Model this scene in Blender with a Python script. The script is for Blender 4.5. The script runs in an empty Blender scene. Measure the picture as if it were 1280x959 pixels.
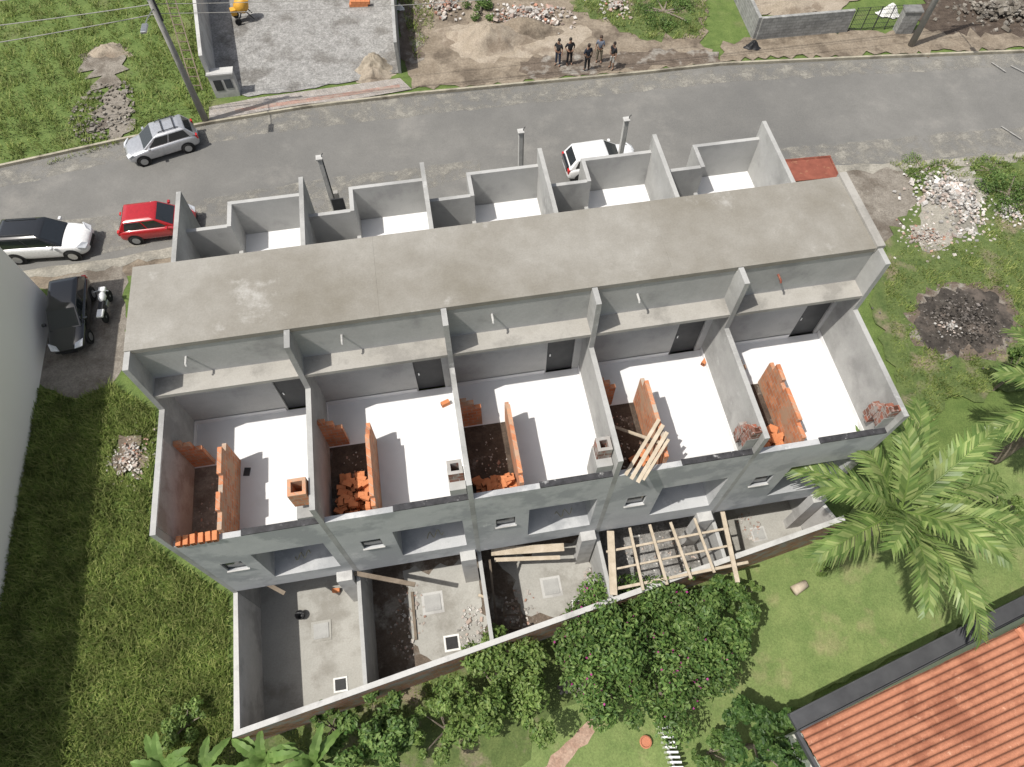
import bpy, math, random
import numpy as np
from mathutils import Vector, Matrix
from mathutils.geometry import delaunay_2d_cdt
random.seed(7); rng = np.random.default_rng(7)
C = bpy.context.scene.collection
H = 29.0; P = math.radians(61); F = 900.0
cp, sp = math.cos(P), math.sin(P)
def G(u, v, z=0.0):
    dx = (u-640)/F; dy = (v-479.5)/F
    t = (H-z)/(sp+cp*dy)
    return Vector((t*dx, t*(cp-sp*dy), z))
TH = math.radians(9.53); O = Vector((-10.71, 10.41, 0))
ct, st = math.cos(TH), math.sin(TH)
def BW(a, b, z=0.0): return Vector((O.x+a*ct-b*st, O.y+a*st+b*ct, z))
def LB(p):
    r = p-O; return (r.x*ct+r.y*st, -r.x*st+r.y*ct)

# ------------------------------------------------------------------ materials
def nt(name):
    m = bpy.data.materials.new(name); m.use_nodes = True
    n = m.node_tree; b = n.nodes['Principled BSDF']; return m, n, b
def ramp(n, fac, stops):
    r = n.nodes.new('ShaderNodeValToRGB'); e = r.color_ramp.elements
    while len(e) < len(stops): e.new(.5)
    for i, (p, c) in enumerate(stops):
        e[i].position = p; e[i].color = (c[0], c[1], c[2], 1) if hasattr(c, '__len__') else (c, c, c, 1)
    n.links.new(fac, r.inputs[0]); return r.outputs[0]
def noise(n, vec, scale, detail=6, rough=.6):
    t = n.nodes.new('ShaderNodeTexNoise'); t.inputs['Scale'].default_value = scale
    t.inputs['Detail'].default_value = detail; t.inputs['Roughness'].default_value = rough
    n.links.new(vec, t.inputs['Vector']); return t.outputs['Fac']
def mix(n, fac, a, b, mode='MIX'):
    x = n.nodes.new('ShaderNodeMix'); x.data_type = 'RGBA'; x.blend_type = mode
    if isinstance(fac, float): x.inputs[0].default_value = fac
    else: n.links.new(fac, x.inputs[0])
    for i, s in ((6, a), (7, b)):
        if hasattr(s, 'links') or hasattr(s, 'is_linked'): n.links.new(s, x.inputs[i])
        else: x.inputs[i].default_value = (s[0], s[1], s[2], 1)
    return x.outputs[2]
def nmat(name, c1, c2, scale=4, rough=.9, bump=.3, c3=None, s3=.4, t3=(.5, .62), detail=8, c4=None, s4=1.2, t4=(.58, .66), fine=None, fs=.3, ridge=False, thin=None):
    m, n, b = nt(name)
    tc = n.nodes.new('ShaderNodeTexCoord').outputs['Object']
    f = noise(n, tc, scale, detail, .65)
    col = ramp(n, f, [(.3, c1), (.7, c2)])
    if c3: col = mix(n, ramp(n, noise(n, tc, s3, 7, .62), [(t3[0], 0), (t3[1], 1)]), col, c3)
    if c4: col = mix(n, ramp(n, noise(n, tc, s4, 9, .7), [(t4[0], 0), (t4[1], 1)]), col, c4)
    if fine:
        g = ramp(n, noise(n, tc, fine, 3, .8), [(.3, 1-fs), (.7, 1+fs*.7)])
        col = mix(n, 1.0, col, g, 'MULTIPLY')
    if ridge:   # shading of the valleys between tile rows, painted into the colour
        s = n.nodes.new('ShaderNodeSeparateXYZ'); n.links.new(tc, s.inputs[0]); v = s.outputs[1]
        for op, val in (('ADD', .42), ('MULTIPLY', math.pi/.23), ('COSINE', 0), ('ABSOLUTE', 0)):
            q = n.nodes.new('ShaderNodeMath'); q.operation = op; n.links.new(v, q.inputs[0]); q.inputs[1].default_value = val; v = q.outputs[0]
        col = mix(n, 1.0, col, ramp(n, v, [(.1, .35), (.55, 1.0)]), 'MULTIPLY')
    if thin:    # patchy loose dust that lets the asphalt show through
        n.links.new(ramp(n, noise(n, tc, thin, 9, .7), [(.42, 0), (.62, .8)]), b.inputs['Alpha'])
    n.links.new(col, b.inputs['Base Color']); b.inputs['Roughness'].default_value = rough
    b.inputs['Specular IOR Level'].default_value = .25
    if bump:
        bp = n.nodes.new('ShaderNodeBump'); bp.inputs['Strength'].default_value = bump; bp.inputs['Distance'].default_value = .05
        n.links.new(noise(n, tc, scale*4, 5, .7), bp.inputs['Height']); n.links.new(bp.outputs[0], b.inputs['Normal'])
    return m
def pmat(name, c, rough=.4, metal=0, coat=0, spec=.5, alpha=None):
    m, n, b = nt(name)
    tc = n.nodes.new('ShaderNodeTexCoord').outputs['Object']
    f = noise(n, tc, 9, 4)
    col = ramp(n, f, [(.3, tuple(x*.86 for x in c)), (.7, tuple(min(1, x*1.1) for x in c))])
    n.links.new(col, b.inputs['Base Color'])
    b.inputs['Roughness'].default_value = rough; b.inputs['Metallic'].default_value = metal
    b.inputs['Coat Weight'].default_value = coat; b.inputs['Coat Roughness'].default_value = .06
    return m
def imat(name, cols, rough=.7, transl=0):   # colour random per leaf / chunk
    m, n, b = nt(name)
    g = n.nodes.new('ShaderNodeNewGeometry').outputs['Random Per Island']
    k = len(cols)
    col = ramp(n, g, [(i/(k-1), c) for i, c in enumerate(cols)])
    tc = n.nodes.new('ShaderNodeTexCoord').outputs['Object']
    col = mix(n, 1.0, col, ramp(n, noise(n, tc, .9, 4), [(.3, .6), (.7, 1.35)]), 'MULTIPLY')
    n.links.new(col, b.inputs['Base Color']); b.inputs['Roughness'].default_value = rough
    b.inputs['Specular IOR Level'].default_value = .3
    if transl:
        tr = n.nodes.new('ShaderNodeBsdfTranslucent'); n.links.new(col, tr.inputs[0])
        mx = n.nodes.new('ShaderNodeMixShader'); mx.inputs[0].default_value = transl
        n.links.new(b.outputs[0], mx.inputs[1]); n.links.new(tr.outputs[0], mx.inputs[2])
        n.links.new(mx.outputs[0], n.nodes['Material Output'].inputs[0])
    return m
def bmat(name, c1, c2, mortar, bw=.3, bh=.2, ms=.012, flat=False, dirt=None, rot=0):
    m, n, b = nt(name)
    tc = n.nodes.new('ShaderNodeTexCoord').outputs['Object']
    if flat:
        mp = n.nodes.new('ShaderNodeMapping'); mp.inputs['Rotation'].default_value = (0, 0, rot); n.links.new(tc, mp.inputs[0]); v = mp.outputs[0]
    else:
        s = n.nodes.new('ShaderNodeSeparateXYZ'); n.links.new(tc, s.inputs[0])
        ad = n.nodes.new('ShaderNodeMath'); n.links.new(s.outputs[0], ad.inputs[0]); n.links.new(s.outputs[1], ad.inputs[1])
        cb = n.nodes.new('ShaderNodeCombineXYZ'); n.links.new(ad.outputs[0], cb.inputs[0]); n.links.new(s.outputs[2], cb.inputs[1]); v = cb.outputs[0]
    t = n.nodes.new('ShaderNodeTexBrick'); n.links.new(v, t.inputs['Vector'])
    t.inputs['Scale'].default_value = 1; t.inputs['Brick Width'].default_value = bw; t.inputs['Row Height'].default_value = bh
    t.inputs['Mortar Size'].default_value = ms
    for i, c in zip((1, 2, 3), (c1, c2, mortar)): t.inputs[i].default_value = (*c, 1)
    col = mix(n, 1.0, t.outputs[0], ramp(n, noise(n, tc, 3, 8), [(.3, .7), (.7, 1.2)]), 'MULTIPLY')
    if dirt: col = mix(n, ramp(n, noise(n, tc, 1.6, 8, .7), [(.48, 0), (.6, 1)]), col, dirt)
    n.links.new(col, b.inputs['Base Color']); b.inputs['Roughness'].default_value = .9
    bp = n.nodes.new('ShaderNodeBump'); bp.inputs['Strength'].default_value = .5; bp.inputs['Distance'].default_value = .02
    bp.invert = True
    n.links.new(t.outputs[1], bp.inputs['Height']); n.links.new(bp.outputs[0], b.inputs['Normal'])
    return m

M = {}
M['grass_ground'] = nmat('grass_ground', (.075, .12, .03), (.14, .19, .055), 1.5, c3=(.17, .16, .085), s3=.25, t3=(.56, .76), fine=14, bump=.6)
M['lawn'] = nmat('lawn', (.12, .175, .055), (.19, .24, .085), 1.1, c3=(.27, .25, .13), s3=.7, t3=(.54, .76), fine=16, bump=.6)
M['weeds'] = nmat('weeds', (.065, .10, .03), (.13, .165, .055), 1.8, c3=(.21, .175, .12), s3=.6, t3=(.54, .66), fine=12, bump=.6)
M['asphalt'] = nmat('asphalt', (.155, .152, .143), (.20, .195, .183), .5, c3=(.138, .136, .13), s3=.1, t3=(.4, .65), c4=(.24, .23, .21), s4=.25, t4=(.54, .82), fine=22, fs=.18, bump=.2)
M['dust'] = nmat('dust', (.25, .235, .20), (.35, .33, .285), 1.2, c3=(.2, .19, .165), s3=.5, fine=9, bump=.4)
M['thindust'] = nmat('thin_dust', (.26, .245, .215), (.35, .335, .295), 1.2, fine=9, bump=.1, thin=1.1)
M['dirt'] = nmat('dirt', (.18, .145, .108), (.29, .245, .19), 1.1, c3=(.13, .105, .08), s3=.5, fine=9, bump=.7)
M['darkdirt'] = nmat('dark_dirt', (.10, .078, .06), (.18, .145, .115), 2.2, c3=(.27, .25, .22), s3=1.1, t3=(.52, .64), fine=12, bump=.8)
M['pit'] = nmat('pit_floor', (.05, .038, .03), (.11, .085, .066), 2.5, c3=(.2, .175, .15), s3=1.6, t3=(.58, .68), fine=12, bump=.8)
M['gravel'] = nmat('gravel', (.22, .217, .208), (.36, .353, .34), 2.5, c3=(.18, .172, .16), s3=.5, fine=9, fs=.45, bump=1)
M['brown_gravel'] = nmat('brown_gravel', (.17, .15, .125), (.28, .255, .22), 2.5, c3=(.13, .11, .09), s3=.5, fine=11, bump=.9)
M['sand'] = nmat('sand', (.28, .235, .18), (.37, .32, .26), 1.1, c3=(.21, .17, .13), s3=.6, fine=13, bump=.7)
M['conc'] = nmat('concrete', (.32, .32, .31), (.41, .41, .398), 1.4, c3=(.27, .27, .262), s3=.55, t3=(.48, .62), fine=26, fs=.08, bump=.1, c4=(.46,.46,.45), s4=1.3, t4=(.6,.7))
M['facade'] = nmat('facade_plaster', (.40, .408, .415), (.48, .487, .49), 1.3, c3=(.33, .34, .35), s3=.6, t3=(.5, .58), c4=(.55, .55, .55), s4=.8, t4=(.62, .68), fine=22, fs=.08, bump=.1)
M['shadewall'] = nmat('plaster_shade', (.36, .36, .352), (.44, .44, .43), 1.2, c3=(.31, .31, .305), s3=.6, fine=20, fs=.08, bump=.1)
SL = dict(c3=(.195, .18, .15), s3=.22, t3=(.47, .68), c4=(.38, .37, .345), s4=.7, t4=(.60, .74), fine=18, fs=.10, bump=.1)
M['slab_l'] = nmat('slab_tan', (.235, .222, .195), (.315, .303, .275), .9, **SL)
M['slab_m'] = M['slab_l']; M['slab_r'] = M['slab_l']
M['ledge'] = nmat('ledge_conc', (.31, .297, .27), (.38, .367, .34), 1.6, c3=(.25, .24, .22), s3=.8, fine=20, fs=.1, bump=.1)
M['white'] = nmat('white_waterproofing', (.66, .665, .67), (.72, .722, .725), .8, rough=.6, c3=(.59, .595, .595), s3=.6, t3=(.52, .72), c4=(.5, .485, .45), s4=2.5, t4=(.68, .76), bump=.05)
M['yardconc'] = nmat('yard_screed', (.31, .305, .28), (.38, .372, .345), .9, c3=(.25, .24, .215), s3=.6, fine=16, fs=.12, bump=.1)
M['wall_top'] = nmat('bright_plaster', (.42, .418, .405), (.50, .495, .48), 1.6, c3=(.35, .345, .335), s3=.9, fine=20, fs=.08, bump=.1)
M['pinkplaster'] = nmat('pink_plaster', (.36, .34, .325), (.45, .43, .415), 1.3, c3=(.30, .265, .245), s3=.9, fine=20, fs=.1, bump=.15)
M['cream'] = nmat('cream_paint', (.87, .845, .80), (.90, .88, .84), .3, rough=.7, bump=.03)
M['brick'] = bmat('orange_hollow_brick', (.48, .17, .075), (.58, .25, .125), (.40, .34, .28), dirt=(.42, .27, .18))
M['brickd'] = bmat('mortared_brick', (.30, .10, .06), (.15, .075, .055), (.36, .35, .33), dirt=(.30, .28, .26))
M['brickw'] = bmat('wall_outer_brick', (.36, .16, .09), (.42, .22, .13), (.3, .29, .27), dirt=(.3, .29, .27))
M['block'] = bmat('concrete_block', (.26, .26, .25), (.31, .31, .3), (.18, .18, .175), bw=.4, bh=.2)
M['paver'] = bmat('paver', (.33, .30, .275), (.39, .355, .325), (.2, .19, .18), bw=.22, bh=.11, flat=True, rot=.16, dirt=(.28, .25, .22))
M['paver_red'] = bmat('paver_red', (.34, .19, .15), (.38, .24, .19), (.25, .2, .18), bw=.22, bh=.11, flat=True, rot=.16, dirt=(.31, .25, .21))
M['loosebrick'] = nmat('loose_brick', (.46, .155, .065), (.60, .26, .12), 3, bump=.2)
M['hole'] = nmat('brick_hole', (.05, .02, .012), (.09, .035, .02), 3, bump=0)
M['bitumen'] = nmat('bitumen', (.02, .02, .022), (.06, .06, .065), 5, rough=.6, c4=(.3, .3, .3), s4=4, t4=(.6, .68), bump=.3)
M['wood'] = nmat('weathered_timber', (.36, .30, .22), (.52, .45, .36), 3, bump=.3)
M['wood_dark'] = nmat('dark_timber', (.12, .095, .07), (.22, .18, .14), 3, bump=.3)
M['dark'] = nmat('dark_metal', (.03, .032, .035), (.06, .062, .066), 3, rough=.5, bump=.05)
M['doorm'] = nmat('door_grey', (.04, .041, .043), (.065, .067, .069), 2, rough=.6, bump=.05)
M['glassd'] = pmat('window_glass', (.05, .06, .07), .12)
M['blackplastic'] = nmat('black_plastic', (.012, .012, .013), (.03, .03, .032), 4, rough=.5, bump=.05)
M['tyre'] = nmat('rubber', (.012, .012, .012), (.03, .03, .03), 8, rough=.85, bump=.2)
M['rim'] = pmat('alloy', (.45, .46, .47), .3, .8)
M['tglass'] = pmat('car_glass', (.018, .022, .026), .04, 0, .8)
M['lamp'] = pmat('lamp_glass', (.7, .72, .75), .1, .2, .6)
M['red_lens'] = pmat('red_lens', (.5, .01, .01), .15, 0, .6)
M['silver'] = pmat('silver_paint', (.5, .51, .53), .3, .55, .7)
M['redp'] = pmat('red_paint', (.38, .012, .018), .25, 0, .9)
M['whitep'] = pmat('white_paint', (.74, .74, .74), .3, 0, .8)
M['blackp'] = pmat('black_paint', (.012, .013, .015), .12, 0, 1)
M['yellow'] = pmat('yellow_paint', (.6, .32, .04), .5)
M['skip'] = nmat('skip_red', (.17, .055, .038), (.27, .09, .06), 2, rough=.7, bump=.1, c4=(.3,.15,.09), s4=3)
M['polec'] = nmat('pole_concrete', (.24, .235, .22), (.34, .33, .31), 3, bump=.2)
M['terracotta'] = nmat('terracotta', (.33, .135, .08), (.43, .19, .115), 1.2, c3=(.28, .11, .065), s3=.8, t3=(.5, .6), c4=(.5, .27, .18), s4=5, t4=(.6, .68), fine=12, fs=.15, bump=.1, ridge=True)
M['pot'] = nmat('clay_pot', (.4, .16, .09), (.48, .2, .12), 4)
M['gutter'] = nmat('gutter_dark', (.045, .046, .05), (.08, .082, .087), 1, rough=.6, bump=.05)
M['bark'] = nmat('bark', (.16, .13, .10), (.28, .24, .2), 5, bump=.7)
M['palmleaf'] = imat('palm_leaflets', [(.10, .17, .045), (.19, .27, .08), (.31, .37, .14)], .4, .35)
M['banana'] = imat('banana_leaf', [(.12, .21, .05), (.18, .28, .08)], .45, .3)
M['leaf_dark'] = imat('leaves_dark', [(.03, .07, .018), (.06, .12, .03), (.11, .18, .05)], .5, .25)
M['leaf_mid'] = imat('leaves_mid', [(.05, .105, .025), (.105, .18, .045), (.18, .26, .075)], .5, .28)
M['leaf_light'] = imat('leaves_light', [(.085, .15, .035), (.155, .235, .058), (.24, .315, .10)], .5, .3)
M['flower'] = imat('bougainvillea_flower', [(.35, .03, .2), (.5, .08, .32)], .6, .3)
M['blade'] = imat('grass_blades', [(.11, .165, .035), (.20, .26, .065), (.33, .35, .13)], .7, .35)
M['blade_lawn'] = imat('lawn_blades', [(.14, .2, .055), (.2, .26, .085), (.29, .31, .14)], .7, .3)
M['rubble'] = imat('rubble', [(.2, .19, .18), (.4, .39, .37), (.42, .33, .28), (.6, .59, .57), (.34, .31, .28)], .9)
M['rubble_b'] = imat('brick_rubble', [(.36, .17, .11), (.36, .33, .3), (.5, .48, .45), (.28, .22, .18)], .9)
M['stones'] = imat('stones', [(.11, .095, .08), (.2, .18, .15), (.28, .26, .23)], .9)
M['ash'] = nmat('ash', (.03, .026, .023), (.08, .07, .06), 2.5, c4=(.24, .22, .2), s4=2.5, t4=(.62, .68), bump=.9, c3=(.12, .10, .085), s3=.9)
M['charred'] = imat('charred_bits', [(.02, .018, .017), (.055, .048, .042), (.2, .18, .165), (.04, .034, .028)], .9)
M['bag'] = nmat('woven_bag', (.6, .6, .58), (.75, .75, .73), 5, bump=.3)
M['tarp'] = nmat('tarp', (.20, .17, .13), (.40, .35, .28), 4, bump=.5)

# ------------------------------------------------------------------ mesh helpers
def tag(o, label=None, cat=None, group=None, kind=None):
    if label: o['label'] = label
    if cat: o['category'] = cat
    if group: o['group'] = group
    if kind: o['kind'] = kind
    return o
def empty(name, loc, rz=0, **k):
    o = bpy.data.objects.new(name, None); C.objects.link(o); o.empty_display_size = .2
    o.location = loc; o.rotation_euler = (0, 0, rz); tag(o, **k); return o
class MB:
    def __init__(s): s.v = []; s.f = []; s.mi = []
    def add(s, vs, fs, mi=0):
        n = len(s.v); s.v += [tuple(p) for p in vs]; s.f += [tuple(i+n for i in f) for f in fs]; s.mi += [mi]*len(fs); return s
    def box(s, x0, y0, z0, x1, y1, z1, mi=0):
        return s.add([(x0,y0,z0),(x1,y0,z0),(x1,y1,z0),(x0,y1,z0),(x0,y0,z1),(x1,y0,z1),(x1,y1,z1),(x0,y1,z1)],
                     [(0,3,2,1),(4,5,6,7),(0,1,5,4),(1,2,6,5),(2,3,7,6),(3,0,4,7)], mi)
    def prism(s, pts, z0, z1, mi=0):
        n = len(pts); area = sum(pts[i][0]*pts[(i+1)%n][1]-pts[(i+1)%n][0]*pts[i][1] for i in range(n))
        if area < 0: pts = pts[::-1]
        vs = [(p[0],p[1],z0) for p in pts]+[(p[0],p[1],z1) for p in pts]
        return s.add(vs, [tuple(range(n-1,-1,-1)), tuple(range(n,2*n))]+[(i,(i+1)%n,n+(i+1)%n,n+i) for i in range(n)], mi)
    def prof(s, pts, x0, x1, mi=0):
        n = len(pts); area = sum(pts[i][0]*pts[(i+1)%n][1]-pts[(i+1)%n][0]*pts[i][1] for i in range(n))
        if area < 0: pts = pts[::-1]
        vs = [(x0,p[0],p[1]) for p in pts]+[(x1,p[0],p[1]) for p in pts]
        return s.add(vs, [tuple(range(n-1,-1,-1)), tuple(range(n,2*n))]+[(i,(i+1)%n,n+(i+1)%n,n+i) for i in range(n)], mi)
    def beam(s, p1, p2, w, h, up=Vector((0,0,1)), mi=0):
        p1 = Vector(p1); p2 = Vector(p2); d = (p2-p1).normalized(); x = d.cross(up)
        if x.length < .01: x = d.cross(Vector((0,1,0)))
        x.normalize(); y = x.cross(d); x *= w/2; y *= h/2
        vs = [p+a*x+b*y for p in (p1, p2) for a, b in ((-1,-1),(1,-1),(1,1),(-1,1))]
        return s.add(vs, [(0,1,2,3),(7,6,5,4),(0,4,5,1),(1,5,6,2),(2,6,7,3),(3,7,4,0)], mi)
    def tube(s, path, r, n=8, mi=0):
        path = [Vector(p) for p in path]; rs = r if isinstance(r, (list, tuple)) else [r]*len(path); vs = []
        for i, p in enumerate(path):
            d = (path[min(i+1,len(path)-1)]-path[max(i-1,0)]).normalized()
            x = d.cross(Vector((0,0,1)));  x = x if x.length > .05 else d.cross(Vector((0,1,0))); x.normalize(); y = x.cross(d)
            for k in range(n):
                a = 2*math.pi*k/n; vs.append(p+rs[i]*(math.cos(a)*x+math.sin(a)*y))
        fs = [tuple(range(n))] + [tuple(range(len(vs)-1, len(vs)-n-1, -1))]
        for i in range(len(path)-1):
            for k in range(n): fs.append((i*n+k, (i+1)*n+k, (i+1)*n+(k+1)%n, i*n+(k+1)%n))
        return s.add(vs, fs, mi)
    def lathe(s, prof, n=20, c=(0,0,0), axis='z', mi=0):
        vs = []
        for r, z in prof:
            for k in range(n):
                a = 2*math.pi*k/n; x, y = r*math.cos(a), r*math.sin(a)
                vs.append((c[0]+x, c[1]+y, c[2]+z) if axis == 'z' else (c[0]+x, c[1]+z, c[2]+y))
        fs = []
        for i in range(len(prof)-1):
            for k in range(n): fs.append((i*n+k, i*n+(k+1)%n, (i+1)*n+(k+1)%n, (i+1)*n+k))
        fs.append(tuple(range(n-1,-1,-1))); fs.append(tuple(range((len(prof)-1)*n, len(prof)*n)))
        return s.add(vs, fs, mi)
    def mesh(s, name, mats):
        me = bpy.data.meshes.new(name); me.from_pydata(s.v, [], s.f)
        for m in (mats if isinstance(mats, (list, tuple)) else [mats]): me.materials.append(m)
        if any(s.mi): me.polygons.foreach_set('material_index', s.mi)
        me.update(); return me
    def build(s, name, mats, parent=None, frame=None, smooth=False, bevel=0, subsurf=0, **k):
        loc = Vector((0,0,0)); rz = 0
        if parent is None and s.v:
            xs = [p[0] for p in s.v]; ys = [p[1] for p in s.v]; zs = [p[2] for p in s.v]
            c = Vector(((min(xs)+max(xs))/2, (min(ys)+max(ys))/2, min(zs)))
            if k.get('kind') == 'structure': c = Vector((0,0,0))
            s.v = [(p[0]-c.x, p[1]-c.y, p[2]-c.z) for p in s.v]
            loc = c
            if frame == 'B': loc = BW(c.x, c.y, c.z); rz = TH
        me = s.mesh(name, mats)
        if smooth: me.polygons.foreach_set('use_smooth', [True]*len(me.polygons))
        o = bpy.data.objects.new(name, me); C.objects.link(o); o.location = loc; o.rotation_euler = (0, 0, rz)
        if parent: o.parent = parent
        if bevel:
            b = o.modifiers.new('bevel', 'BEVEL'); b.width = bevel; b.segments = 3; b.limit_method = 'ANGLE'; b.angle_limit = .3
        if subsurf:
            b = o.modifiers.new('sub', 'SUBSURF'); b.levels = b.render_levels = subsurf
        return tag(o, **k)
def jitter(pts, seg=.5, amp=.15):
    out = []
    n = len(pts)
    for i in range(n):
        a = Vector(pts[i][:2]); b = Vector(pts[(i+1)%n][:2]); L = (b-a).length; k = min(60, max(1, int(L/seg)))
        nn = Vector((-(b-a).y, (b-a).x)); nn = nn/nn.length if nn.length else nn
        for j in range(k):
            out.append(a.lerp(b, j/k)+nn*random.gauss(0, amp)*(0 if j == 0 else 1))
    return out
ZC = [0.004]
def sheet(name, pts, m, jit=.12, seg=.4, px=True, kind='structure'):
    if px: pts = [G(*p) for p in pts]
    if jit: pts = jitter(pts, seg, jit)
    z = ZC[0]; ZC[0] += .004
    vs, _, fs, _, _, _ = delaunay_2d_cdt([Vector(p[:2]) for p in pts], [], [list(range(len(pts)))], 1, 1e-4)
    F2 = []
    for f in fs:
        a, b_, c = [vs[i] for i in f[:3]]
        F2.append(tuple(f) if (b_-a).cross(c-a) > 0 else tuple(reversed(f)))
    b = MB(); b.add([(p[0], p[1], z) for p in vs], F2)
    return b.build(name, m, kind=kind)

# ------------------------------------------------------------------ ground, road, surfaces
MB().add([(-400,-300,0),(400,-300,0),(400,500,0),(-400,500,0)], [(0,1,2,3)]).build('ground', M['grass_ground'], kind='structure')
north = [(-420,330),(-150,250),(0,210),(160,175),(265,155),(380,136),(520,119),(640,108),(800,93),(900,82),(1100,73),(1280,66),(1500,60),(1800,52)]
south = [(1800,160),(1500,176),(1280,190),(1130,203),(1045,207),(900,222),(700,245),(400,284),(215,309),(130,325),(0,343),(-150,375),(-420,440)]
sheet('verge', [(0,352),(-60,372),(-60,335),(0,325),(230,290),(420,270),(420,300),(160,345),(130,350),(70,372),(40,352)], M['dirt'])
sheet('gravel_verge', [(66,350),(155,330),(160,440),(140,480),(95,500),(50,480),(45,440),(60,380)], M['brown_gravel'])
sheet('front_yard', [BW(-1.5,8),BW(23.5,7),BW(24,15.5),BW(-2.5,15.6)], M['dust'], px=False)
sheet('driveway', [(1030,190),(1110,196),(1140,225),(1150,262),(1120,300),(1095,305),(1020,240)], M['brown_gravel'], jit=.15)
sheet('dusty_shoulder', [(1500,195),(1280,203),(1180,208),(1120,214),(1040,216),(900,240),(400,300),(215,322),(120,340),(0,352),(0,300),(215,270),(400,255),(900,208),(1040,196),(1280,180),(1500,172)], M['dust'], jit=.12)
sheet('road', north+south, M['asphalt'], jit=.04, seg=.6)
for pts in ([(0,235),(60,222),(200,190),(330,168),(520,145),(520,120),(380,137),(265,156),(160,176),(0,214)], [(520,145),(700,126),(900,104),(1100,92),(1280,84),(1280,69),(1100,76),(900,86),(700,105),(520,121)],
            [(0,285),(120,272),(220,255),(400,225),(600,200),(600,215),(400,280),(220,300),(120,320),(0,335)], [(900,195),(1040,180),(1130,172),(1290,158),(1290,190),(1130,203),(1040,207),(900,215)]):
    sheet('road_dust', pts, M['thindust'], jit=.05, seg=.5)
sheet('sand_lot', [(500,0),(505,-30),(770,-30),(885,0),(880,60),(900,80),(800,90),(640,104),(515,112),(498,60)], M['dirt'], jit=.15)
sheet('pale_sand', [(560,60),(540,40),(590,28),(690,30),(740,40),(720,62),(680,72),(600,80)], M['sand'], jit=.2)
sheet('lot_grass', [(715,15),(730,-30),(860,-30),(885,10),(875,45),(800,50),(770,35)], M['weeds'], jit=.25)
sheet('dark_soil', [(498,0),(500,-30),(535,-30),(525,40),(530,75),(510,85),(500,60)], M['darkdirt'], jit=.2)
sheet('trampled_soil', [(650,78),(700,68),(800,66),(880,62),(905,78),(800,88),(660,100)], M['darkdirt'], jit=.15)
sheet('gravel_yard', [(272,110),(255,0),(250,-60),(490,-60),(493,0),(500,92),(385,112),(310,122)], M['gravel'], jit=.05)
sheet('lot_patch', [(100,85),(120,60),(150,55),(160,70),(150,100),(170,150),(150,175),(110,168),(130,120)], M['brown_gravel'], jit=.35)
sheet('dirt_strip', [(900,60),(940,48),(1060,38),(1130,38),(1300,30),(1300,60),(1100,68),(900,78)], M['dirt'], jit=.2)
sheet('scorched_soil', [(1140,25),(1160,-30),(1360,-40),(1360,38),(1240,45),(1165,42)], M['pit'], jit=.25)
sheet('yard_soil', [(930,0),(925,-40),(1130,-40),(1050,15),(950,20)], M['sand'], jit=.1)
sheet('pavement', [(262,152),(262,135),(320,124),(400,113),(500,99),(515,113),(440,126),(380,132)], M['paver'], jit=0)
sheet('pavement_band', [(295,142),(294,138),(400,122),(500,107),(500,111),(400,127)], M['paver_red'], jit=0)
sheet('lawn', [(930,700),(1040,660),(1100,600),(1200,560),(1400,520),(1400,700),(1280,745),(1100,830),(985,885),(900,960),(620,1000),(640,900),(700,850),(850,740)], M['lawn'], jit=.1)
sheet('garden_soil', [(690,890),(650,960),(560,990),(250,1000),(300,925),(460,870),(620,815),(770,755),(900,720),(905,740),(760,870)], M['weeds'], jit=.2)
sheet('garden_path', [(672,962),(698,938),(750,886),(764,894),(716,946),(692,980)], nmat('brick_path', (.30,.19,.14), (.42,.31,.24), 3, fine=9), jit=.05, seg=.3)
sheet('weed_ground', [(1085,380),(1100,330),(1110,300),(1170,215),(1400,190),(1400,480),(1180,500),(1140,560)], M['weeds'], jit=.2)
sheet('ash_rim', [(1134,402),(1146,368),(1192,354),(1250,360),(1274,395),(1270,430),(1232,451),(1178,452),(1142,434)], M['darkdirt'], jit=.2, seg=.3)
sheet('ash_ground', [(1143,400),(1153,372),(1195,360),(1243,368),(1264,395),(1261,425),(1228,442),(1180,444),(1150,428)], M['ash'], jit=.2, seg=.25)
sheet('rubble_ground', [(1130,300),(1150,260),(1160,222),(1200,212),(1232,225),(1225,260),(1200,300),(1160,318)], M['dust'], jit=.25, seg=.3)
sheet('left_rubble_ground', [(140,575),(150,545),(178,545),(188,575),(180,600),(150,598)], M['dirt'], jit=.2, seg=.3)
mp = MB(); zz = ZC[0]+.004
for (u0, v0, u1, v1) in ((1238,80,1256,92),(1262,84,1290,98),(1250,160,1275,176)):
    p, q = G(u0, v0), G(u1, v1); d = (q-p).normalized(); nrm = Vector((-d.y, d.x, 0))*.035
    mp.add([p+nrm+Vector((0,0,zz)), p-nrm+Vector((0,0,zz)), q-nrm+Vector((0,0,zz)), q+nrm+Vector((0,0,zz))], [(0,1,2,3)])
mp.build('road_marking', nmat('road_paint', (.2, .195, .18), (.42, .41, .39), 6), kind='structure')
def strip(name, pts, w, z0, z1, m, **k):
    b = MB(); pts = [Vector(p[:2]) for p in pts]
    L, R = [], []
    for i, p in enumerate(pts):
        d = (pts[min(i+1,len(pts)-1)]-pts[max(i-1,0)]).normalized(); n = Vector((-d.y, d.x))*w/2
        L.append(p+n); R.append(p-n)
    for i in range(len(pts)-1): b.prism([R[i], R[i+1], L[i+1], L[i]], z0, z1)
    return b.build(name, m, **k)
strip('kerb', [G(*p) for p in north], .14, 0, .2, nmat('kerb_conc', (.27,.25,.20), (.42,.385,.3), 2, c3=(.2,.18,.14), s3=.7), kind='structure')

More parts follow.
